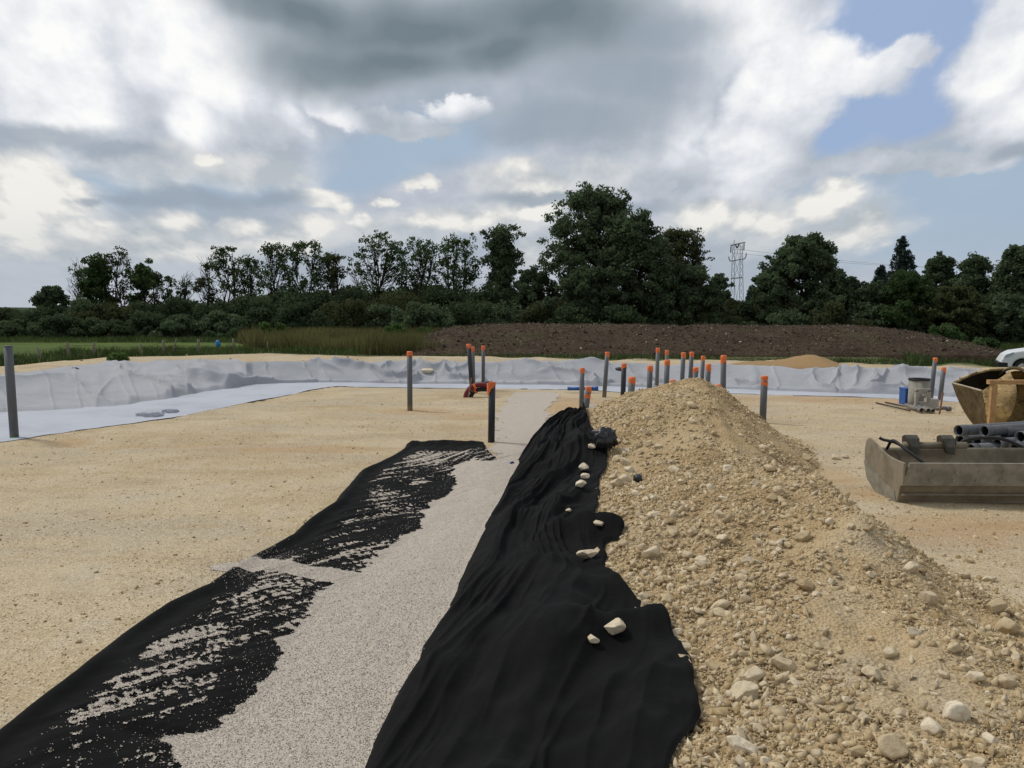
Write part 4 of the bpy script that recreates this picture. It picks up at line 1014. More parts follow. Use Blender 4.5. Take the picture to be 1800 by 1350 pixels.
# ------------------------------------------------------------------ concrete ring cluster
Yc = 17.9
c0 = at_y(1614, 722, Yc); c0[2] = 0
rt = root('concrete_ring', c0, 'upright grey concrete pipe section with a black rim near the rusty bucket', 'concrete pipe')
r_ = .205; ztop = at_y(1614, 668, Yc)[2]
part('shell', tube([c0+np.array([0, 0, -.02]), c0+np.array([0, 0, ztop*.45]), c0+np.array([.002, 0, ztop*.46]), c0+np.array([0, 0, ztop])], [r_*1.02, r_*1.02, r_, r_], 40, inner=.86), M_conc, rt, True)
part('rubber_rim', tube([c0+np.array([0, 0, ztop]), c0+np.array([0, 0, ztop+.035])], r_*1.06, 40, inner=.88), M_black, rt, True)
q = at_y(1597, 722, 18.1)
rt = root('blue_crate', (q[0], 18.1, 0), 'blue plastic crate half hidden behind the concrete pipe section', 'crate')
part('crate_body', box((q[0]+.05, 18.25, .16), (.26, .3, .34)), M_blue, rt, bevel=.01); part('crate_rim', box((q[0]+.05, 18.25, .335), (.28, .32, .03)), M_blue, rt, bevel=.006)
q = at_y(1628, 718, 17.4)
rt = root('concrete_block', (q[0], 17.4, 0), 'pale concrete angle block with a square opening leaning on the concrete pipe', 'concrete block')
bx0 = (1614-900)/FPX*17.4; bx1 = (1641-900)/FPX*17.4; wz = .40
part('panel', join(box(((bx0+bx1)/2, 17.45, wz-.03), (bx1-bx0, .07, .06)), box((bx0+.03, 17.45, wz/2), (.06, .07, wz-.06)), box((bx1-.04, 17.45, wz/2), (.08, .07, wz-.06)), box(((bx0+bx1)/2, 17.45, .06), (bx1-bx0-.14, .065, .16))), M_concw, rt, bevel=.006)
part('chip', box(((1629-900)/FPX*17.4, 17.36, .26), (.13, .03, .035), 0, .45), M_concw, rt)
part('base_foot', box((bx1+.05, 17.5, .09), (.22, .2, .2)), M_concw, rt, bevel=.01)
for k, (p1, p2, r_) in enumerate([((1597, 713), (1625, 719), .045), ((1612, 716), (1637, 723), .04), ((1622, 717), (1645, 723), .035)]):
    a = at_y(*p1, 17.5); b = at_y(*p2, 16.7); a[2] = r_; b[2] = r_; a = np.array([(p1[0]-900)/FPX*17.6, 17.6, r_]); b = np.array([(p2[0]-900)/FPX*16.7, 16.7, r_])
    rt = root('short_pipe', b, ['light grey short pipe lying left of the concrete block with its dark mouth forward', 'middle short grey pipe lying at the foot of the concrete block', 'narrowest short grey pipe lying beside the wooden stake'][k], 'pipe', 'short pipes by the concrete pipe')
    part('pipe_body', tube([a, b], r_, 18, inner=.86), M_pipe, rt, True)
    part('socket', tube([b+(a-b)*.12, b-(a-b)*.004], r_*1.12, 18, inner=.80), M_pipe, rt, True)
a = np.array([(1672-900)/FPX*16.9, 16.9, .05]); rt = root('pipe_elbow', a, 'small purple-grey pipe elbow on the ground right of the wooden stake', 'pipe fitting')
part('elbow', tube(spline([a+np.array([-.22, .05, -.01]), a+np.array([-.1, .0, .02]), a], 10), .035, 14), M_pipe, rt, True)
part('collar', tube([a+np.array([-.04, 0, 0]), a+np.array([.04, -.01, 0])], .05, 16, inner=.8), simple('mauve_plastic', (.16, .12, .15), .5), rt, True)
a = at_y(1651, 727, 16.6); a[2] = 0; rt = root('wooden_stake', a, 'brown wooden stake upright beside the narrow pipes near the concrete block', 'stake')
part('shaft', box(a+np.array([.03, 0, .2]), (.028, .028, .42), 0, .12), M_stick, rt, bevel=.003); part('point', tube([a+np.array([0, 0, .01]), a+np.array([-.006, 0, -.05])], [.016, .004], 6), M_stick, rt)
for k, (p1, p2) in enumerate([((1540, 708), (1600, 722)), ((1556, 707), (1612, 719))]):
    a = on_z(*p1, .015); b = on_z(*p2, .015); tag(part('steel_rod', tube(spline([a, (a+b)/2+np.array([0, .03, .0]), b], 8), .014, 8), M_black, None, True), ['longer black rod lying on the ground left of the blue crate', 'shorter dark rod lying behind the longer one near the blue crate'][k], 'rod')

# ------------------------------------------------------------------ batter board
Yp = 12.3; pz = lambda px, py, Y=Yp: at_y(px, py, Y)
a = pz(1745, 676); rt = root('batter_board', (a[0], Yp, 0), 'raw pine profile board on a post in front of the rusty bucket', 'timber frame')
part('post', box((a[0]+.0, Yp, a[2]/2-.05), (.082, .06, a[2]+.1), 0, .035), M_wood, rt, bevel=.003)
part('rail', box((a[0]+1.05, Yp-.0, a[2]+.034), (2.2, .10, .062), -.03), M_wood, rt, bevel=.003)
part('post', box((a[0]+1.95, Yp-.05, a[2]/2-.05), (.082, .06, a[2]+.1)), M_wood, rt, bevel=.003)

# ------------------------------------------------------------------ rusty bucket
Yb = 14.0
def B(px, py, Y): return at_y(px, py, Y)
gr0 = 0.0
S0 = [B(1674, 673, 14.5), B(1684, 700, 14.5), B(1700, 730, 14.4), B(1722, 757, 14.2), B(1736, 765, 13.7), B(1734, 735, 13.45), B(1731, 710, 13.4), B(1726, 687, 13.4)]
S1 = [B(1772, 650, 14.5), B(1800, 690, 14.8), B(1798, 740, 14.8), B(1780, 768, 14.4), B(1757, 762, 13.6), B(1779, 722, 13.25), B(1784, 690, 13.25), B(1777, 660, 13.6)]
S1[0] = B(1765, 648, 14.4); S1[1] = B(1790, 700, 14.9); S1[2] = B(1790, 745, 14.8); S1[5] = B(1780, 722, 13.2); S1[6] = B(1787, 684, 13.2); S1[7] = B(1775, 653, 13.75)
n = 28
C0 = spline(S0, n); C1 = spline(S1, n)
mid_s = C0*.5+C1*.5
ctr = np.mean(np.vstack([C0, C1]), axis=0)
mid = [C0*(1-t)+C1*t + (np.array([0, (np.linspace(-1, 1, n)*-1)[0], 0])*0) for t in (0, .25, .5, .75, 1)]
for k, t in enumerate((0, .25, .5, .75, 1)):
    bulge = math.sin(t*math.pi)*.045; mid[k] = mid[k]+(mid[k]-(C0*(1-t)+C1*t).mean(0))*bulge
# rim line of the mouth sags toward the middle on the far side and rises at the rear
mid[1][-6:] += np.array([.02, 0, -.005]); mid[2][-4:] += np.array([0, 0, -.02]); mid[3][-4:] += np.array([0, 0, -.03])
for k in (1, 2, 3): mid[k][0:4] += np.array([-.03, 0, [.02, .035, .03][k-1]])
V = np.vstack(mid); F = [tuple(q) for q in grid_faces(5, n)]
rt = root('excavator_bucket', (float(ctr[0]), float(ctr[1]), 0), 'big rusty yellow excavator bucket lying with its dark mouth tipped up', 'digger bucket')
sh = part('belly', (V, F), M_rust, rt, True); so = sh.modifiers.new('solid', 'SOLIDIFY'); so.thickness = .03; so.offset = 0
inn = V+(np.array([ctr[0], ctr[1], ctr[2]+.1])-V)*.05+np.array([.02, 0, .0]); part('inner_shell', (inn, F), simple('dark_bucket_inside', (.035, .028, .020), .95, .05, .4, 6, bumps=.5), rt, True)  # separate shell just inside the belly, much darker than its outside
cap_ = part('side_plate', (np.vstack([C0, C0.mean(0)[None]]), [(i, i+1, n) for i in range(n-1)]+[(n-1, 0, n)]), M_plate, rt, False); so = cap_.modifiers.new('solid', 'SOLIDIFY'); so.thickness = .02; so.offset = 0
# rest of the drum to the right, closed on top
def ringpts(cx, cy, cz, ry, rz, n=28): th = np.linspace(0, 2*np.pi, n, endpoint=False); return np.stack([np.full(n, cx)+.10*np.sin(th), cy+ry*np.cos(th)*1.0, cz+rz*np.sin(th)], 1)
cz_ = at_y(1785, 702, 14.05)[2]; cx_ = (1783-900)/FPX*14.05
rings = [ringpts(cx_+dx, 14.05, cz_-dz, r1, r2) for dx, dz, r1, r2 in ((.01, 0, .67, .47), (.12, 0.0, .72, .52), (.4, .01, .73, .53), (.75, .02, .66, .50), (1.0, .03, .52, .44), (1.12, .04, .30, .3), (1.14, .04, .01, .01))]
nn = 28; V = np.vstack(rings); F = []
for q in range(len(rings)-1):
    for j in range(nn): F.append((q*nn+j, q*nn+(j+1) % nn, (q+1)*nn+(j+1) % nn, (q+1)*nn+j))
drum = part('drum', (V, F), M_rust, rt, True)
rr = [tuple(p) for p in ringpts(cx_-.05, 14.05, cz_, .665, .515, 40)]; rr.append(rr[0]); part('rib', tube(np.array(rr), .026, 8), M_plate, rt, True)
e = np.vstack([S0[-1], B(1700, 680, 13.95), S0[0]]); part('cutting_edge', tube(e, .016, 8), simple('bare_edge', (.40, .34, .25), .7, .3, .4, 20), rt)

# ------------------------------------------------------------------ ditching bucket
bo = np.array([3.99, 8.62, 0]); rt = root('ditching_bucket', bo, 'long grey-brown steel ditching bucket lying open side up on the ground, right', 'digger bucket')
rot = Matrix.Rotation(R(-1.5), 3, 'Z'); rot = np.array(rot)
LEN = 2.1
def bk(x, y, z): return bo+rot@np.array([x, y, z])
sec_in = [(0.00, .452), (.02, .235), (.06, .225), (.13, .03), (.30, .0), (.62, .02), (.85, .12), (.97, .30), (.985, .455)]
def extr(sec, x0, x1, th=None):
    m = len(sec); V = [bk(x0, a, b) for a, b in sec]+[bk(x1, a, b) for a, b in sec]; return np.array(V), [(i, i+1, m+i+1, m+i) for i in range(m-1)]
inner_sec = spline(np.array([(.135, .03), (.20, .004), (.62, .02), (.86, .13), (.97, .30), (.985, .455)]), 26)
sh = part('shell', extr([tuple(q) for q in inner_sec], .01, LEN), M_steel, rt, True); so = sh.modifiers.new('s', 'SOLIDIFY'); so.thickness = .018; so.offset = 0
part('front_panel', extr([(.035, .232), (.075, .15), (.14, .028)], .008, LEN), M_steel, rt).modifiers.new('s', 'SOLIDIFY').thickness = .015
part('lower_ledge', join(extr([(.07, .125), (.045, .110), (.10, .095)], .008, LEN)), M_steel, rt).modifiers.new('s', 'SOLIDIFY').thickness = .012
lp = part('lip_plate', (np.array([bk(.045, -.012, .452), bk(LEN, -.012, .452), bk(LEN, .022, .215), bk(-.012, .022, .215)]), [(0, 3, 2, 1)]), M_steel2, rt); so = lp.modifiers.new('s', 'SOLIDIFY'); so.thickness = .022; so.offset = -1
# end plates with the S-shaped top
end = [(.00, .452), (.12, .452)]+[tuple(q) for q in spline(np.array([(.12, .452), (.30, .455), (.52, .485), (.74, .545), (.90, .575), (1.0, .53), (1.04, .42)]), 18)[1:]]+[(1.03, .30), (.93, .12), (.66, .0), (.30, -.012), (.14, .01), (.06, .20), (.01, .24)]
def plate(x):
    V = np.array([bk(x, a, b) for a, b in end]); return V, [tuple(range(len(end)))]
for x in (0.0, LEN):
    ep = part('end_plate', plate(x), M_steel, rt); so = ep.modifiers.new('s', 'SOLIDIFY'); so.thickness = .022; so.offset = 0; bv = ep.modifiers.new('b', 'BEVEL'); bv.width = .004
# weld seam patch on the end plate, bolts
part('wear_patch', (np.array([bk(-.013, a, b) for a, b in [(.14, .01), (.30, -.01), (.66, .0), (.93, .12), (1.03, .30), (.80, .26), (.45, .16), (.20, .13)]]), [tuple(range(8))]), M_steel2, rt).modifiers.new('s', 'SOLIDIFY').thickness = .008
for k in range(8):
    xx = .28+k*.235
    for (yy, zz) in ((-.003, .365), (.012, .275)):
        a = bk(xx-(.02 if zz < .3 else 0), yy-.012, zz); part('bolt', tube([a, a+rot@np.array([0, -.008, 0])], .013, 10), M_steel2, rt)
# shaft, ears and hitch behind
for xx in (.47, .86):
    prof = [(-.13, 0), (.13, 0), (.13, .08), (.07, .17), (.0, .20), (-.07, .17), (-.12, .08)]
    V = [bk(xx+.0-b*.35, .99+a*1.1, .40+b) for a, b in prof]+[bk(xx+.05+b*.15, .99+a*1.1, .40+b) for a, b in prof]; m = 7
    part('ear', (np.array(V), [tuple(range(m))[::-1], tuple(range(m, 2*m))]+[(i, (i+1) % m, m+(i+1) % m, m+i) for i in range(m)]), simple('dark_steel', (.075, .068, .055), .65, .3, .4, 9, .1, .3), rt, bevel=.006)
M_pin = simple('greasy_steel', (.055, .052, .046), .6, .3, .4, 12, .1, .3)
for xx in (.50, .92): part('hub', tube([bk(xx-.055, .99, .51), bk(xx+.045, .99, .51)], .05, 20), M_pin, rt, True)
part('shaft', tube([bk(.4, .99, .48), bk(1.1, .99, .48)], .040, 16), M_steel, rt, True)
part('hose', tube(spline([bk(.16, .85, .46), bk(.10, .55, .60), bk(.16, .35, .53), bk(.30, .18, .40)], 20), .016, 10), M_black, rt, True)
part('hook', tube(spline([bk(-.02, .62, .62), bk(.02, .60, .60), bk(.14, .52, .57), bk(.26, .36, .46), bk(.34, .28, .38)], 20), .016, 8), M_black, rt, True)

# ------------------------------------------------------------------ stack of loose grey pipes
PG = 'loose grey pipes stacked behind the ditching bucket'
ends = [(1685, 757, 11.0, 'leftmost pipe in the top row of the grey stack'), (1730, 758, 10.9, 'second pipe from the left in the top row of the stack'), (1765, 759, 11.0, 'third pipe from the left in the top row of the stack'),
        (1793, 768, 10.7, 'pipe whose mouth is nearest the right edge of the photo, in the stack'), (1687, 774, 11.2, 'left pipe of the second row, its mouth in shade under the top row'), (1717, 777, 10.95, 'middle pipe of the second row, partly behind the black hose'),
        (1752, 780, 10.8, 'right pipe of the second row, black hose crossing its mouth'), (1706, 790, 10.75, 'lowest visible pipe just above the ditching bucket, left'), (1783, 787, 10.6, 'lowest visible pipe just above the ditching bucket, right'),
        (1745, 796, 10.8, None), (1700, 806, 10.9, None), (1770, 806, 10.8, None)]
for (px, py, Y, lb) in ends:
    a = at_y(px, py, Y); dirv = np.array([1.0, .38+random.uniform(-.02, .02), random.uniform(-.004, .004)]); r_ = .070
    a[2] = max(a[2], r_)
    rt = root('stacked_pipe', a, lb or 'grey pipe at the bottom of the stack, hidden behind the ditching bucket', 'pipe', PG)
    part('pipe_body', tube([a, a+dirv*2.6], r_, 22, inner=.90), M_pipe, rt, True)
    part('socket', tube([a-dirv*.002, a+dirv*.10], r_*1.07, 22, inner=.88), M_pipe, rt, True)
    part('bore_shade', tube([a+dirv*.03, a+dirv*2.5], r_*.885, 22, cap=False), M_pdark, rt, True)  # shade inside the pipe put into colour: inner tube in darker grey
for k, yy in enumerate((10.75, 11.1)): pass
q1 = at_y(1692, 783, 10.4); hz = [at_y(1690, 778, 10.45), at_y(1703, 772, 10.4), at_y(1730, 769.5, 10.35), at_y(1758, 771, 10.3), at_y(1780, 778, 10.25), at_y(1806, 792, 10.2), at_y(1830, 815, 10.2)]
rt = root('hydraulic_hose', hz[0], 'black rubber hose arching over the loose grey pipes', 'hose')
part('hose_line', tube(spline([at_y(1684, 792, 10.5)]+hz, 40), .022, 12), M_black, rt, True); part('fitting', tube([at_y(1684, 792, 10.5), at_y(1687, 785, 10.48)], .032, 12), M_steel2, rt, True)

# ------------------------------------------------------------------ van
def build_van():
    nose = np.array([(1756-900)/FPX*33.0, 33.0, -.52]); rt = root('white_van', nose, 'white compact van with black bumper parked at the right edge beyond the basin', 'van')
    M_white = simple('white_paint', (.72, .74, .76), .3, .5, .06, 2); M_bl = simple('black_trim', (.02, .022, .024), .5, .3); M_gl = simple('dark_glass', (.02, .025, .03), .12, .6)
    prof = [(.10, .30), (.04, .52), (.10, .64), (.20, .80), (.42, .93), (.75, .99), (1.10, 1.05), (1.30, 1.12), (1.60, 1.42), (1.82, 1.68), (2.1, 1.78), (3.2, 1.83), (4.15, 1.80), (4.32, 1.55), (4.38, .95), (4.36, .35)]
    bott = [(4.1, .26)]+[(3.5+.36*math.cos(t), .32+.36*math.sin(t)) for t in np.linspace(0, math.pi, 9)]+[(3.0, .24), (1.3, .24)]+[(.83+.36*math.cos(t), .32+.36*math.sin(t)) for t in np.linspace(0, math.pi, 9)]
    out = prof+bott; m = len(out); V = []
    for y, ins in ((0, .0), (1.78, .0)):
        for (a, b) in out: V.append(nose+np.array([a, y, b]))
    me_F = [tuple(range(m))[::-1], tuple(range(m, 2*m))]+[(i, (i+1) % m, m+(i+1) % m, m+i) for i in range(m)]
    bd = part('body', (np.array(V), me_F), M_white, rt, False); bv = bd.modifiers.new('b', 'BEVEL'); bv.width = .07; bv.segments = 4; bv.limit_method = 'ANGLE'; bv.angle_limit = R(50)
    part('bumper', box(nose+np.array([.17, .89, .42]), (.36, 1.80, .24)), M_bl, rt, bevel=.05)
    part('sill', box(nose+np.array([2.1, .89, .30]), (1.7, 1.80, .12)), M_bl, rt, bevel=.02)
    for y in (-.004, 1.784):
        hl = part('headlight', (np.array([nose+np.array(v) for v in [(.17, y, .70), (.24, y, .82), (.50, y, .92), (.52, y, .86), (.36, y, .74)]]), [(0, 1, 2, 3, 4)]), simple('lamp_glass', (.45, .5, .55), .1, .6), rt); hl.modifiers.new('s', 'SOLIDIFY').thickness = .02
        part('side_window', (np.array([nose+np.array(v) for v in [(1.42, y, 1.12), (1.78, y, 1.52), (1.95, y, 1.62), (2.45, y, 1.64), (2.45, y, 1.12)]]), [(0, 1, 2, 3, 4)]), M_gl, rt).modifiers.new('s', 'SOLIDIFY').thickness = .012
    part('windscreen', (np.array([nose+np.array(v) for v in [(1.34, .12, 1.17), (1.80, .2, 1.68), (1.80, 1.58, 1.68), (1.34, 1.66, 1.17)]])+np.array([-.02, 0, .03]), [(0, 1, 2, 3)]), M_gl, rt)
    part('mirror', box(nose+np.array([1.5, -.12, 1.15]), (.12, .2, .2)), M_bl, rt, bevel=.03)
    for (xx, yy) in ((.83, .12), (3.5, .12), (.83, 1.66), (3.5, 1.66)):
        c_ = nose+np.array([xx, yy, .31]); wh = part('wheel', tube([c_+np.array([0, -.11, 0]), c_+np.array([0, .11, 0])], .31, 32), M_black, rt, True, .02)
        part('rim', tube([c_+np.array([0, -.118, 0]), c_+np.array([0, -.09, 0])], .19, 24), simple('wheel_cover', (.30, .26, .26), .4, .4, .5, 30, .6), rt, True)
        for k in range(7):
            t = k/7*2*math.pi; part('spoke', box(c_+np.array([math.cos(t)*.11, -.123, math.sin(t)*.11]), (.16, .012, .028), 0, -t), M_white, rt)
    rt.rotation_euler = (0, 0, -R(25))
build_van()

# ------------------------------------------------------------------ far soil mound
def mound_mesh(name, pxs, tops, Y0, Y1, Yt, basez, material, label, cat, s=.22, seed=130, lump=.12):
    x0 = (pxs[0]-900)/FPX*Y0*1.02; x1 = (pxs[-1]-900)/FPX*Yt*1.04
    xs = np.arange(min(x0, x1)-1, max(x0, x1)+1, s); ys = np.arange(Y0, Y1+s, s); A, B_ = np.meshgrid(xs, ys)
    pxa = 900+FPX*A/Yt; tp = np.interp(pxa, pxs, tops); zt = H-(tp-545)/FPX*Yt
    inside = (pxa > pxs[0]) & (pxa < pxs[-1]); hgt = np.where(inside, np.maximum(zt-basez, 0), 0)
    slope = np.clip((B_-Y0)/(Yt-Y0), 0, 1); back = np.clip((Y1-B_)/(Y1-Yt), 0, 1)
    prof = np.minimum(1-(1-slope)**1.5, 1-(1-back)**1.5)
    Z = (groundf(A, B_) if basez else 0)+hgt*prof+(fbm(A*.7, B_*.7, 4, seed)*lump*2+fbm(A*3, B_*3, 3, seed+5)*lump*.7)*np.clip(hgt*prof*3, 0, 1)
    Z = np.where(hgt*prof < .02, -.9, Z)
    V = np.stack([A.ravel(), B_.ravel(), Z.ravel()], 1); o = link(name, new_mesh(name, V, grid_faces(len(ys), len(xs)), False), material); return tag(o, label, cat), V, (hgt*prof).ravel()
mo, mv, mh = mound_mesh('soil_mound', [715, 740, 760, 800, 860, 1000, 1250, 1500, 1540, 1600, 1660, 1700, 1730], [625, 600, 584, 572, 569, 569, 571, 573, 577, 584, 594, 608, 618], 36.5, 52, 42.5, .0, M_soil, 'long dark brown topsoil mound with grey stones in front of the trees', 'soil heap')
sel = np.where((mh > .12) & (mv[:, 1] < 44))[0]; i = rng.choice(sel, 15000); pts = mv[i]+rng.normal(0, .08, (15000, 3))*np.array([1, 1, .2]); r = np.clip(.022*rng.random(15000)**(-.4), 0, .12)
o = scatter('clods', pts, r, HP[:5], M_clod, 1, mo); o['kind'] = 'stuff'
# overgrown dark verge in front of it
x, y = ground_pts(26000, 30, 60, -.3, .75); kp = (y > field_edge(x/y)+.1) & (rng.random(len(x)) < .8); x, y = x[kp], y[kp]; r = rng.uniform(.02, .06, len(x))
o = scatter('soil_verge', np.stack([x, y, groundf(x, y)], 1), r, HP[:4], M_clod, 1); tag(o, 'dark soil crumbs on the verge below the topsoil mound', 'soil', kind='stuff')
so_, sv_, sh_ = mound_mesh('sand_heap', [1240, 1285, 1320, 1360, 1400, 1432, 1450, 1470, 1490], [652, 644, 641, 640, 635, 628, 633, 643, 651], 27.0, 30.5, 28.7, .08, M_pile, 'low ochre sand heap with a pointed top beyond the basin', 'sand heap', .09, 150, .04)

# ------------------------------------------------------------------ vegetation
def leafmesh(cent, size, n_per, spread, aspect=.55, seed=0, up=.25):
    """leaf-shaped quads around many centres"""
    N = len(cent)*n_per; c_ = np.repeat(cent, n_per, 0); sp_ = np.repeat(spread, n_per)
    d = rng.normal(size=(N, 3)); d /= np.linalg.norm(d, axis=1)[:, None]; rad = rng.random(N)**.5
    p_ = c_+d*(sp_*rad)[:, None]*np.array([1, 1, .75])
    nrm = rng.normal(size=(N, 3))+d*.9; nrm[:, 2] += up; nrm /= np.linalg.norm(nrm, axis=1)[:, None]
    a = np.cross(nrm, rng.normal(size=(N, 3))); a /= np.linalg.norm(a, axis=1)[:, None]; b = np.cross(nrm, a)
    s = size*rng.uniform(.6, 1.3, N)[:, None]
    V = np.stack([p_-a*s, p_-b*s*aspect, p_+a*s, p_+b*s*aspect], 1).reshape(-1, 3)
    return V, np.arange(N*4).reshape(-1, 4)
def tree(px, top, wpx, Y, style, lab, leaf=L_mid, group=None, name='broadleaf_tree', base_low=.35, dens=1.0, lean=0, seed=None, cat='tree', barekeep=1.0):
    if seed is not None: random.seed(seed)
    g0 = float(groundf(np.array([(px-900)/FPX*Y]), np.array([Y]))[0]); x0 = (px-900)/FPX*Y
    zt = H+(545-top)/FPX*Y; Hh = zt-g0; Wd = wpx/FPX*Y
    base = np.array([x0, Y, g0-.1]); rt = root(name, base, lab, cat, group)
    tr = []; cents = []; spr = []
    if style == 'spruce':
        trk = [base, base+np.array([0, 0, Hh*.98])]; tr.append(tube(trk, [.25, .03], 8))
        nl = 26
        for i in range(nl):
            f = i/nl; zz = base[2]+Hh*(.12+.86*f); rr = Wd/2*(1-f)**.85*random.uniform(.85, 1.12)+.1
            nb = max(4, int(13*(1-f)+4))
            for k in range(nb):
                a = random.uniform(0, 6.28); e = np.array([math.cos(a)*rr, math.sin(a)*rr, -rr*.22]); 
                for q in np.linspace(.25, 1, max(2, int(rr/.35))): cents.append(np.array([base[0], base[1], zz])+e*q); spr.append(.34)
                tr.append(tube([np.array([base[0], base[1], zz]), np.array([base[0], base[1], zz])+e*.95], [.04, .01], 4, cap=False))
        cents.append(base+np.array([0, 0, Hh*.98])); spr.append(.2)
        LV = leafmesh(np.array(cents), .15, int(30*dens), np.array(spr), .4, up=0)
    elif style == 'bush':
        nb = int(34*dens)
        for k in range(nb):
            a = random.uniform(0, 6.28); rr = math.sqrt(random.random()); h = random.random()
            env = math.sqrt(max(0, 1-(max(h-.45, 0)/.55)**2)); cents.append(base+np.array([math.cos(a)*rr*Wd/2*env, math.sin(a)*rr*Wd*.30*env, h*Hh*.93])); spr.append(random.uniform(.10, .17)*min(Wd, Hh*1.3)+.15)
        for k in range(6):
            e = cents[k]; tr.append(tube([base+np.array([random.uniform(-.3, .3), 0, 0]), (base+e)/2+np.array([0, 0, .1]), e], [.06, .04, .015], 5, cap=False))
        LV = leafmesh(np.array(cents), .105, int(150), np.array(spr), .6)
    else:
        airy = style == 'airy'; bare = style == 'bare'
        ns = 3 if airy else (1 if style != 'multi' else 4)
        trunks = []
        for k in range(ns):
            off = np.array([random.uniform(-.5, .5)*Wd*.5 if ns > 1 else 0, random.uniform(-.4, .4), 0]); topo = base+np.array([off[0]*1.5+lean*Wd, off[1], Hh*random.uniform(.8, .93)])
            pts = spline([base+off*.25, base+off*.5+np.array([random.uniform(-.1, .1)*Wd, 0, Hh*.35]), base+off+np.array([random.uniform(-.1, .1)*Wd+lean*Wd*.5, 0, Hh*.62]), topo], 9)
            trunks.append(pts); tr.append(tube(pts, np.linspace(.12 if airy else .26, .03, 9)*(Hh/11), 7, cap=False))
        nl = int((52 if airy else 70)*dens) if not bare else int(30*dens)
        for k in range(nl):
            h = random.random()**.8; zz = base_low+(1-base_low)*h
            if style in ('round', 'multi'): env = math.sin(math.pi*min(1, (.12+.86*h))**.85)**.6
            elif style == 'cone': env = (1-h)**.7*.95+.12
            else: env = math.sin(math.pi*(.12+.83*h))**.55
            a = random.uniform(0, 6.28); rr = random.random()**.45*env*.88
            e = np.array([base[0]+math.cos(a)*rr*Wd/2+lean*Wd*h, base[1]+math.sin(a)*rr*min(Wd/2, 4)*.8, base[2]+Hh*min(zz, .965)])
            tk = min(trunks, key=lambda t: abs(t[-1][0]-e[0])); th_ = max(0.0, (e[2]-base[2])/Hh-random.uniform(.12, .30)); i = min(8, int(th_*9)); st = tk[i]
            m1 = st*.45+e*.55+np.array([0, 0, -.06*Hh*random.random()]); m1[2] = max(m1[2], st[2]+.1)
            bp = spline([st, m1, e], 6); tr.append(tube(bp, np.linspace(.045 if airy else .06, .012, 6)*(Hh/10), 5, cap=False))
            if bare or airy:
                for q in range(4 if bare else 2):
                    tw = bp[random.randint(2, 5)]; ee = tw+np.array([random.uniform(-.7, .7), random.uniform(-.5, .5), random.uniform(.2, 1.0)])*(.9 if bare else .6)
                    tr.append(tube([tw, (tw+ee)/2+np.array([random.uniform(-.1, .1), 0, 0]), ee], [.02, .014, .006], 4, cap=False))
            if bare and random.random() > .22*barekeep: continue
            cents.append(e); spr.append(random.uniform(.4, .75)*(Hh/10)**.5*(.62 if bare else 1))
            nsub = 1 if airy else 3
            for q in range(nsub):
                cents.append(e+np.array([random.gauss(0, .5), random.gauss(0, .4), random.gauss(0, .38)])*(Hh/11)); spr.append(random.uniform(.28, .55)*(Hh/10)**.5)
        if not cents: cents = [base+np.array([0, 0, Hh*.9])]; spr = [.3]
        LV = leafmesh(np.array(cents), .095 if (airy or bare) else .11, 24 if airy else (20 if bare else 62), np.array(spr)*(.85 if airy else 1), .6)
    tw_ = join(*tr); part('trunk' if style != 'bush' else 'stems', tw_, M_bark, rt, True)
    V = LV[0]-base; o = link('crown', new_mesh('crown', V, LV[1]), leaf, rt)
    return rt
TG = None
tree(95, 505, 70, 66, 'round', 'small round dark tree at the left end of the hedgerow', L_dark, base_low=.2, seed=1)
tree(145, 466, 44, 68, 'bare', 'half-dead bare-twigged tree beside the small round one at left', L_dark, base_low=.4, seed=2, barekeep=1.4)
tree(175, 456, 52, 66, 'round', 'dense leafy tree between the bare one and the fine-branched one at left', L_mid, base_low=.3, dens=.6, seed=3)
tree(213, 440, 74, 67, 'airy', 'slender fine-branched tree with sky through it, left part of the row', L_olive, base_low=.4, dens=.8, seed=4)
tree(252, 466, 50, 66, 'round', 'short leafy tree right of the fine-branched one', L_mid, base_low=.3, dens=.45, seed=5)
tree(275, 480, 30, 69, 'airy', 'small thin tree close to the short leafy one', L_olive, base_low=.4, dens=.5, seed=6)
tree(303, 484, 32, 68, 'airy', 'tiny ragged tree standing in the low gap of the row', L_mid, base_low=.5, dens=.35, seed=7)
tree(330, 480, 26, 68, 'bare', 'narrow bare tree in the low gap of the row', L_dark, base_low=.4, dens=.8, seed=8)
tree(368, 462, 46, 68, 'bare', 'sparse twiggy tree at the left of the tall airy clump', L_olive, base_low=.35, seed=9, barekeep=2.5)
tree(406, 431, 76, 66, 'airy', 'tall airy tree with layered tufts, first of the tall left clump', L_mid, base_low=.42, dens=.9, seed=10)
tree(440, 447, 48, 67, 'airy', 'thinner airy tree leaning beside the layered one', L_mid, base_low=.4, dens=.7, seed=11)
tree(487, 430, 80, 66, 'airy', 'tall airy tree with bare lower stems, left of the widest one', L_mid, base_low=.42, dens=1.0, seed=12)
tree(543, 424, 112, 67, 'airy', 'widest airy multi-stemmed tree in the left clump', L_mid, base_low=.38, dens=1.7, seed=13)
tree(592, 446, 44, 66, 'airy', 'brownish thin tree at the right end of the left clump', L_olive, base_low=.3, dens=.9, seed=14)
tree(634, 470, 40, 69, 'bare', 'bare leafless tree filling the gap in the middle of the row', L_olive, base_low=.4, dens=.8, seed=15, barekeep=.3)
tree(672, 411, 112, 68, 'airy', 'tall airy tree with a raised topmost tuft, centre left', L_mid, base_low=.35, dens=1.6, seed=16)
tree(738, 417, 100, 67, 'airy', 'broad flat-topped airy tree in the centre of the row', L_mid, base_low=.35, dens=1.6, seed=17)
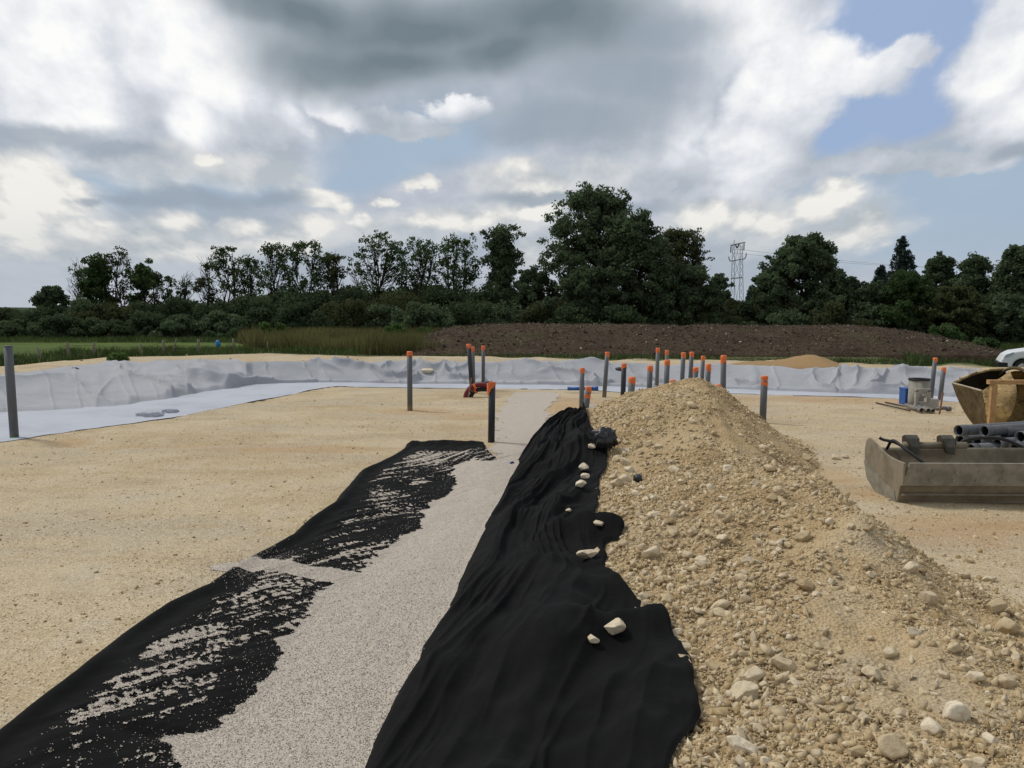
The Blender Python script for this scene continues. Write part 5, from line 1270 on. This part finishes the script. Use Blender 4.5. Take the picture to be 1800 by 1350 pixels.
tree(803, 416, 92, 66, 'airy', 'fuller airy tree left of the narrow upright one', L_mid, base_low=.25, dens=1.9, seed=18)
tree(881, 401, 58, 65, 'cone', 'narrow upright dense tree standing apart left of the giant', L_dark, base_low=.28, dens=1.1, seed=19)
tree(935, 478, 120, 64, 'round', 'low rounded tree between the upright tree and the giant', L_dark, base_low=.1, dens=1.1, seed=20)
tree(1045, 336, 205, 63, 'round', 'tallest tree in the picture with sky holes in its left side', L_dark, base_low=.28, dens=2.0, seed=21)
tree(1115, 385, 160, 61, 'round', 'massive dense dark tree merging with the tallest one', L_dark, base_low=.05, dens=2.4, seed=22)
tree(1030, 470, 180, 60, 'round', 'dark lower tree filling the foot of the tallest tree', L_dark, base_low=.04, dens=1.6, seed=29)
tree(1195, 402, 120, 64, 'airy', 'feathery olive willow-like tree right of the dense dark one', L_olive, base_low=.25, dens=4.6, seed=23)
tree(1210, 470, 130, 60, 'round', 'dark round tree below the feathery one', L_dark, base_low=.04, dens=1.6, seed=24)
tree(1262, 484, 46, 72, 'round', 'small tree between the big dark group and the pylon', L_dark, base_low=.2, dens=.6, seed=25)
tree(1412, 418, 175, 64, 'round', 'large rounded tree right of the pylon', L_dark, base_low=.08, dens=2.7, seed=26)
tree(1350, 480, 110, 63, 'round', 'lower flank tree left of the large rounded one', L_dark, base_low=.04, dens=1.3, seed=27)
tree(1470, 480, 120, 62, 'round', 'lower flank tree right of the large rounded one', L_dark, base_low=.04, dens=1.3, seed=28)
tree(1580, 414, 84, 78, 'spruce', 'tall pointed dark spruce', L_spruce, name='spruce_tree', seed=30)
tree(1545, 465, 60, 80, 'spruce', 'smaller spruce at the left foot of the tall one', L_spruce, name='spruce_tree', seed=31)
tree(1320, 500, 26, 90, 'spruce', 'tiny pointed conifer at the foot of the pylon', L_spruce, name='spruce_tree', seed=32)
tree(1644, 452, 62, 70, 'round', 'umbrella-topped dark tree right of the spruce', L_dark, base_low=.4, dens=.8, seed=33)
tree(1708, 455, 100, 68, 'round', 'broad tree with ragged tips near the right edge', L_dark, base_low=.1, dens=1.5, seed=34)
tree(1782, 436, 110, 66, 'round', 'tall dark tree cut by the right edge', L_dark, base_low=.1, dens=1.8, seed=35)
tree(1850, 445, 140, 66, 'round', 'dark tree just beyond the right edge', L_dark, base_low=.1, dens=1.4, seed=36)
tree(1590, 478, 130, 60, 'round', 'lighter green tree in front of the spruce', L_mid, base_low=.03, dens=1.8, seed=37)
tree(1680, 505, 130, 58, 'round', 'mid-green tree in front of the broad ragged one', L_olive, base_low=.03, dens=1.5, seed=38)
tree(1770, 520, 130, 57, 'round', 'low leafy tree above the white van', L_dark, base_low=.03, dens=1.4, seed=39)
tree(1530, 500, 110, 61, 'round', 'low dark tree between the large rounded tree and the spruce', L_dark, base_low=.03, dens=1.2, seed=40)
# hedge: bushes side by side, low in front of the trees
tops = [(-80, 540), (0, 537), (60, 530), (130, 525), (250, 523), (350, 527), (420, 515), (470, 505), (560, 508), (640, 498), (700, 500), (800, 505), (950, 500), (1250, 518), (1310, 535), (1480, 505), (1550, 512), (1650, 500), (1800, 505), (1900, 500)]
tx = np.array([a for a, b in tops]); ty = np.array([b for a, b in tops])
k = 0
for row, (Yb_, dy, stepx) in enumerate([(64, 4, 62), (59, 26, 74)]):
    px = -60+row*30
    while px < 1880:
        random.seed(900+k); tp_ = float(np.interp(px, tx, ty))+dy+random.uniform(-5, 9)
        tree(px, tp_, random.uniform(95, 135), Yb_+random.uniform(-1.5, 1.5), 'bush', ['dark rounded hedge shrub in the rear row below the trees', 'dark green hedge shrub in the front row at the field edge'][row], [L_bush, L_dark, L_bush, L_olive][random.randint(0, 3)], ['rear hedge shrubs', 'front hedge shrubs'][row], 'hedge_shrub', dens=1.15, cat='shrub')
        px += stepx*random.uniform(.8, 1.15); k += 1
# closed thicket behind
N = 56000; xx = rng.uniform(-50, 50, N); pxs = 900+FPX*xx/73; tz = H+(545-(np.interp(pxs, tx, ty)+10+26*fbm(xx*.5, xx*0, 3, 171)))/FPX*73
cc = np.stack([xx, 73+rng.uniform(-2, 2, N), rng.random(N)*tz], 1); LV = leafmesh(cc, .26, 1, np.full(N, .1), .6)
o = link('thicket', new_mesh('thicket', LV[0], LV[1]), L_dark); tag(o, 'unbroken dark thicket closing the view behind the hedge and trees', 'thicket', kind='stuff')
# brighter young shrubs in the rough grass
for (px, tp_, wp, Y, lb) in [(480, 562, 60, 50, 'bright green young bush at the left of the rough grass'), (690, 566, 42, 48, 'bright young sapling near the middle of the rough grass'), (750, 572, 60, 50, 'light green bush at the left shoulder of the topsoil mound'), (1660, 570, 90, 54, 'yellow-green shrub behind the right tail of the topsoil mound'), (1720, 590, 70, 46, 'low yellow-green shrub left of the van'), (205, 622, 26, 31, 'pale weedy shrub on the bank below the fence')]:
    tree(px, tp_, wp, Y, 'bush', lb, L_green if px < 1600 else L_mid, None, 'young_shrub', dens=.5, cat='shrub')
# grasses
def blades(name, x, y, h, w_, material, label, lean_=.35):
    N = len(x); z = groundf(x, y)+.0; b = np.stack([x, y, z], 1); a = rng.random(N)*6.28; d = np.stack([np.cos(a), np.sin(a), np.zeros(N)], 1)
    tip = b+np.stack([rng.normal(0, lean_, N)*h, rng.normal(0, lean_, N)*h, h], 1); mid_ = (b+tip)/2+np.stack([np.zeros(N), np.zeros(N), h*.12], 1)
    V = np.stack([b-d*w_, b+d*w_, mid_+d*w_*.8, tip, mid_-d*w_*.8], 1).reshape(-1, 3); F = np.arange(N*5).reshape(-1, 5)
    return tag(link(name, new_mesh(name, V, F), material), label, 'grass', kind='stuff')
x, y = ground_pts(90000, 26, 62, -.68, -.18); e = field_edge(x/y); pxv = 900+FPX*x/y; kp = (y > e+.15) & ((y < e+5+4*fbm(x*.4, y*.4, 3, 180)) | (y > 52)); x, y = x[kp], y[kp]
h = rng.uniform(.10, .38, len(x))*(1+1.3*fbm(x*.5, y*.5, 3, 181)); blades('weed_fringe', x, y, h, .012, M_weed, 'green weeds fringing the meadow along the stony rim')
x, y = ground_pts(70000, 34, 58, -.36, -.08); kp = (y > field_edge(x/y)+2.5) & (x/y+fbm(x*.25, y*.25, 3, 187)*.16 > -.285); x, y = x[kp], y[kp]; h = rng.uniform(.35, .95, len(x))*(1+.9*fbm(x*.35, y*.35, 3, 183)); blades('tall_dry_grass', x, y, h, .012, M_dry, 'tall straw-coloured grass before the hedge, centre left', .2)
x, y = ground_pts(40000, 30, 60, -.10, .75); kp = (y > field_edge(x/y)+.3) & (fbm(x*.3, y*.3, 3, 185) > -.02); x, y = x[kp], y[kp]; kp = ~((y > 37) & (y < 52) & (x/y > -.10) & (x/y < .50)); x, y = x[kp], y[kp]
blades('verge_grass', x, y, rng.uniform(.06, .22, len(x)), .012, M_weed, 'patchy green grass on the verge at the foot of the topsoil mound')
x, y = ground_pts(30000, 33, 60, .46, .75); kp = (y > field_edge(x/y)+.5); x, y = x[kp], y[kp]; blades('rough_grass', x, y, rng.uniform(.15, .6, len(x)), .015, M_weed, 'rough green grass between the mound tail and the van')

# ------------------------------------------------------------------ fence posts
FP = [(65, 611, 34, .10, 'leaning dark fence post nearest the left edge'), (118, 601, 38, .03, 'thick pale fence post with a brace, second from left'), (165, 602, 40, 0, 'short pale fence post in tall weeds, third from left'), (205, 606, 40, 0, 'dark thin fence post, fourth from left'), (247, 605, 38, .0, 'dark straight fence post, fifth from left'),
      (287, 597, 42, 0, 'pale straight fence post left of the thin leaning stick'), (310, 595, 44, -.12, 'thin white stick leaning left between two pale posts'), (349, 596, 42, -.03, 'thick pale fence post nearest the blue bag'), (410, 595, 43, 0, 'dark fence post right of the blue bag'), (470, 600, 44, 0, 'last thin post before the rough grass')]
prev = None; wires = []
for (px, tp_, Y, ln, lb) in FP:
    Y = float(field_edge(np.array([(px-900)/FPX]))[0])+1.1
    t = at_y(px, tp_, Y); g = float(groundf(np.array([t[0]]), np.array([Y]))[0]); b = np.array([t[0]+ln*2, Y, g-.15]); rt = root('fence_post', (b[0], Y, g), lb, 'fence post', 'posts of the meadow fence')
    r_ = .028 if px in (310, 205, 470) else .06
    part('post', tube([b, (b+t)/2, t], [r_*1.1, r_, r_*.85], 9), M_woodold, rt, True); wires.append(t-np.array([0, 0, .12]))
for hh in (0, -.35):
    pass
wv = []
for a, b in zip(wires[:-1], wires[1:]):
    wv.append(tube([a, (a+b)/2-np.array([0, 0, .03]), b], .006, 5)); wv.append(tube([a-np.array([0, 0, .3]), b-np.array([0, 0, .3])], .006, 5))
tag(part('fence_wire', join(*wv), M_black, None), 'thin wires strung between the meadow fence posts', 'wire')
q = at_y(383, 612, 43); rt = root('blue_bag', (q[0], 43, 0), 'bright blue bag hanging on a stake by the meadow fence', 'bag')
part('bag', tube(spline([at_y(383, 611, 43), at_y(383.5, 606, 43), at_y(382.5, 601, 43), at_y(383, 598, 43)], 8), [.04, .10, .12, .13, .12, .10, .07, .04], 12), simple('blue_sheet', (.03, .22, .55), .5), rt, True); part('stake', tube([np.array([q[0], 43.1, -.1]), at_y(383, 600, 43.1)], .03, 8), M_woodold, rt)

# ------------------------------------------------------------------ pylon
def build_pylon():
    Yp_ = 165; k = Yp_/FPX; M_p = simple('galvanised_steel', (.20, .21, .20), .6, .4, .2, 1); M_i = simple('insulator', (.06, .05, .05), .4, .5)
    def q(px, py, dy=0): return at_y(px, py, Yp_+dy)
    g = np.array([q(1296, 580)[0], Yp_, 0]); rt = root('power_pylon', g, 'lattice steel power pylon with twin legs above the trees', 'pylon')
    for (xt0, xt1, xb0, xb1) in ((1288, 1292, 1281, 1290), (1301, 1305, 1299, 1308)):
        seg = []; zt, zb = 430, 595
        for f0 in (0, 1):
            for dy in (-.35, .35): seg.append(tube([q([xt0, xt1][f0], zt, dy), q([xb0, xb1][f0], zb, dy)], .045, 5))
        nz = 13
        for i in range(nz):
            y0 = zt+(zb-zt)*i/nz; y1 = zt+(zb-zt)*(i+1)/nz; f0 = i/nz; f1 = (i+1)/nz; l0 = xt0+(xb0-xt0)*f0; l1 = xt0+(xb0-xt0)*f1; r0 = xt1+(xb1-xt1)*f0; r1 = xt1+(xb1-xt1)*f1
            seg.append(tube([q(l0, y0, -.35), q(r1, y1, -.35)], .03, 4)); seg.append(tube([q(r0, y0, -.35), q(l1, y1, -.35)], .03, 4))
        part('leg', join(*seg), M_p, rt)
    part('crossarm', tube([q(1284, 431.5), q(1310, 426)], .13, 6), M_p, rt)
    part('crossarm', tube(spline([q(1281, 451), q(1282, 456), q(1285, 459), q(1296, 457), q(1308, 455), q(1311, 451), q(1312, 445)], 22), .10, 6), M_p, rt)
    part('crossarm', tube([q(1285, 489.5), q(1305, 488)], .12, 6), M_p, rt)
    part('bracing', join(tube([q(1292, 458), q(1300, 488)], .03, 4), tube([q(1301, 456), q(1291, 488)], .03, 4), tube([q(1293, 431), q(1300, 457)], .03, 4), tube([q(1300, 430), q(1292, 458)], .03, 4), tube([q(1289, 492), q(1302, 560)], .03, 4), tube([q(1301, 492), q(1288, 560)], .03, 4)), M_p, rt)
    for (a, b) in (((1285, 433), (1284.5, 444)), ((1308, 428), (1307.5, 440)), ((1293, 430), (1296, 436)), ((1299, 429), (1296, 436))):
        part('insulator', tube([q(*a), q(*b)], .11, 8), M_i, rt)
    part('earth_peak', tube([q(1290, 430), q(1291, 422)], .07, 5), M_p, rt)
    return q
q = build_pylon()
for k, (a, b) in enumerate((((1285, 444), (60, 470)), ((1296, 438), (60, 466)))):
    w1 = q(*a); w2 = np.array([60.0+20*k, 420, 14]); w2 = at_y(1900, 462+4*k, 330)
    pts = [w1*(1-t)+w2*t-np.array([0, 0, 4*t*(1-t)*2.5]) for t in np.linspace(0, 1, 24)]
    tag(part('power_line', tube(np.array(pts), .022, 5), simple('cable', (.12, .12, .12), .6), None), ['lower power cable running from the pylon to the right', 'upper power cable running from the pylon to the right'][k], 'cable')

# ------------------------------------------------------------------ distant hill
a = np.linspace(-1.6, 1.6, 200); Yh_ = 1800
V = []; 
for yy, f in ((1500, 0), (1800, 1), (2600, .8)):
    for t in a: V.append((t*yy, yy, -3+f*(9+8*float(fbm(np.array([t*4]), np.array([0.]), 3, 190)[0]))))
o = link('hills', new_mesh('hills', np.array(V), grid_faces(3, 200), True), L_bush); tag(o, kind='structure')
print('objects', len(bpy.data.objects))
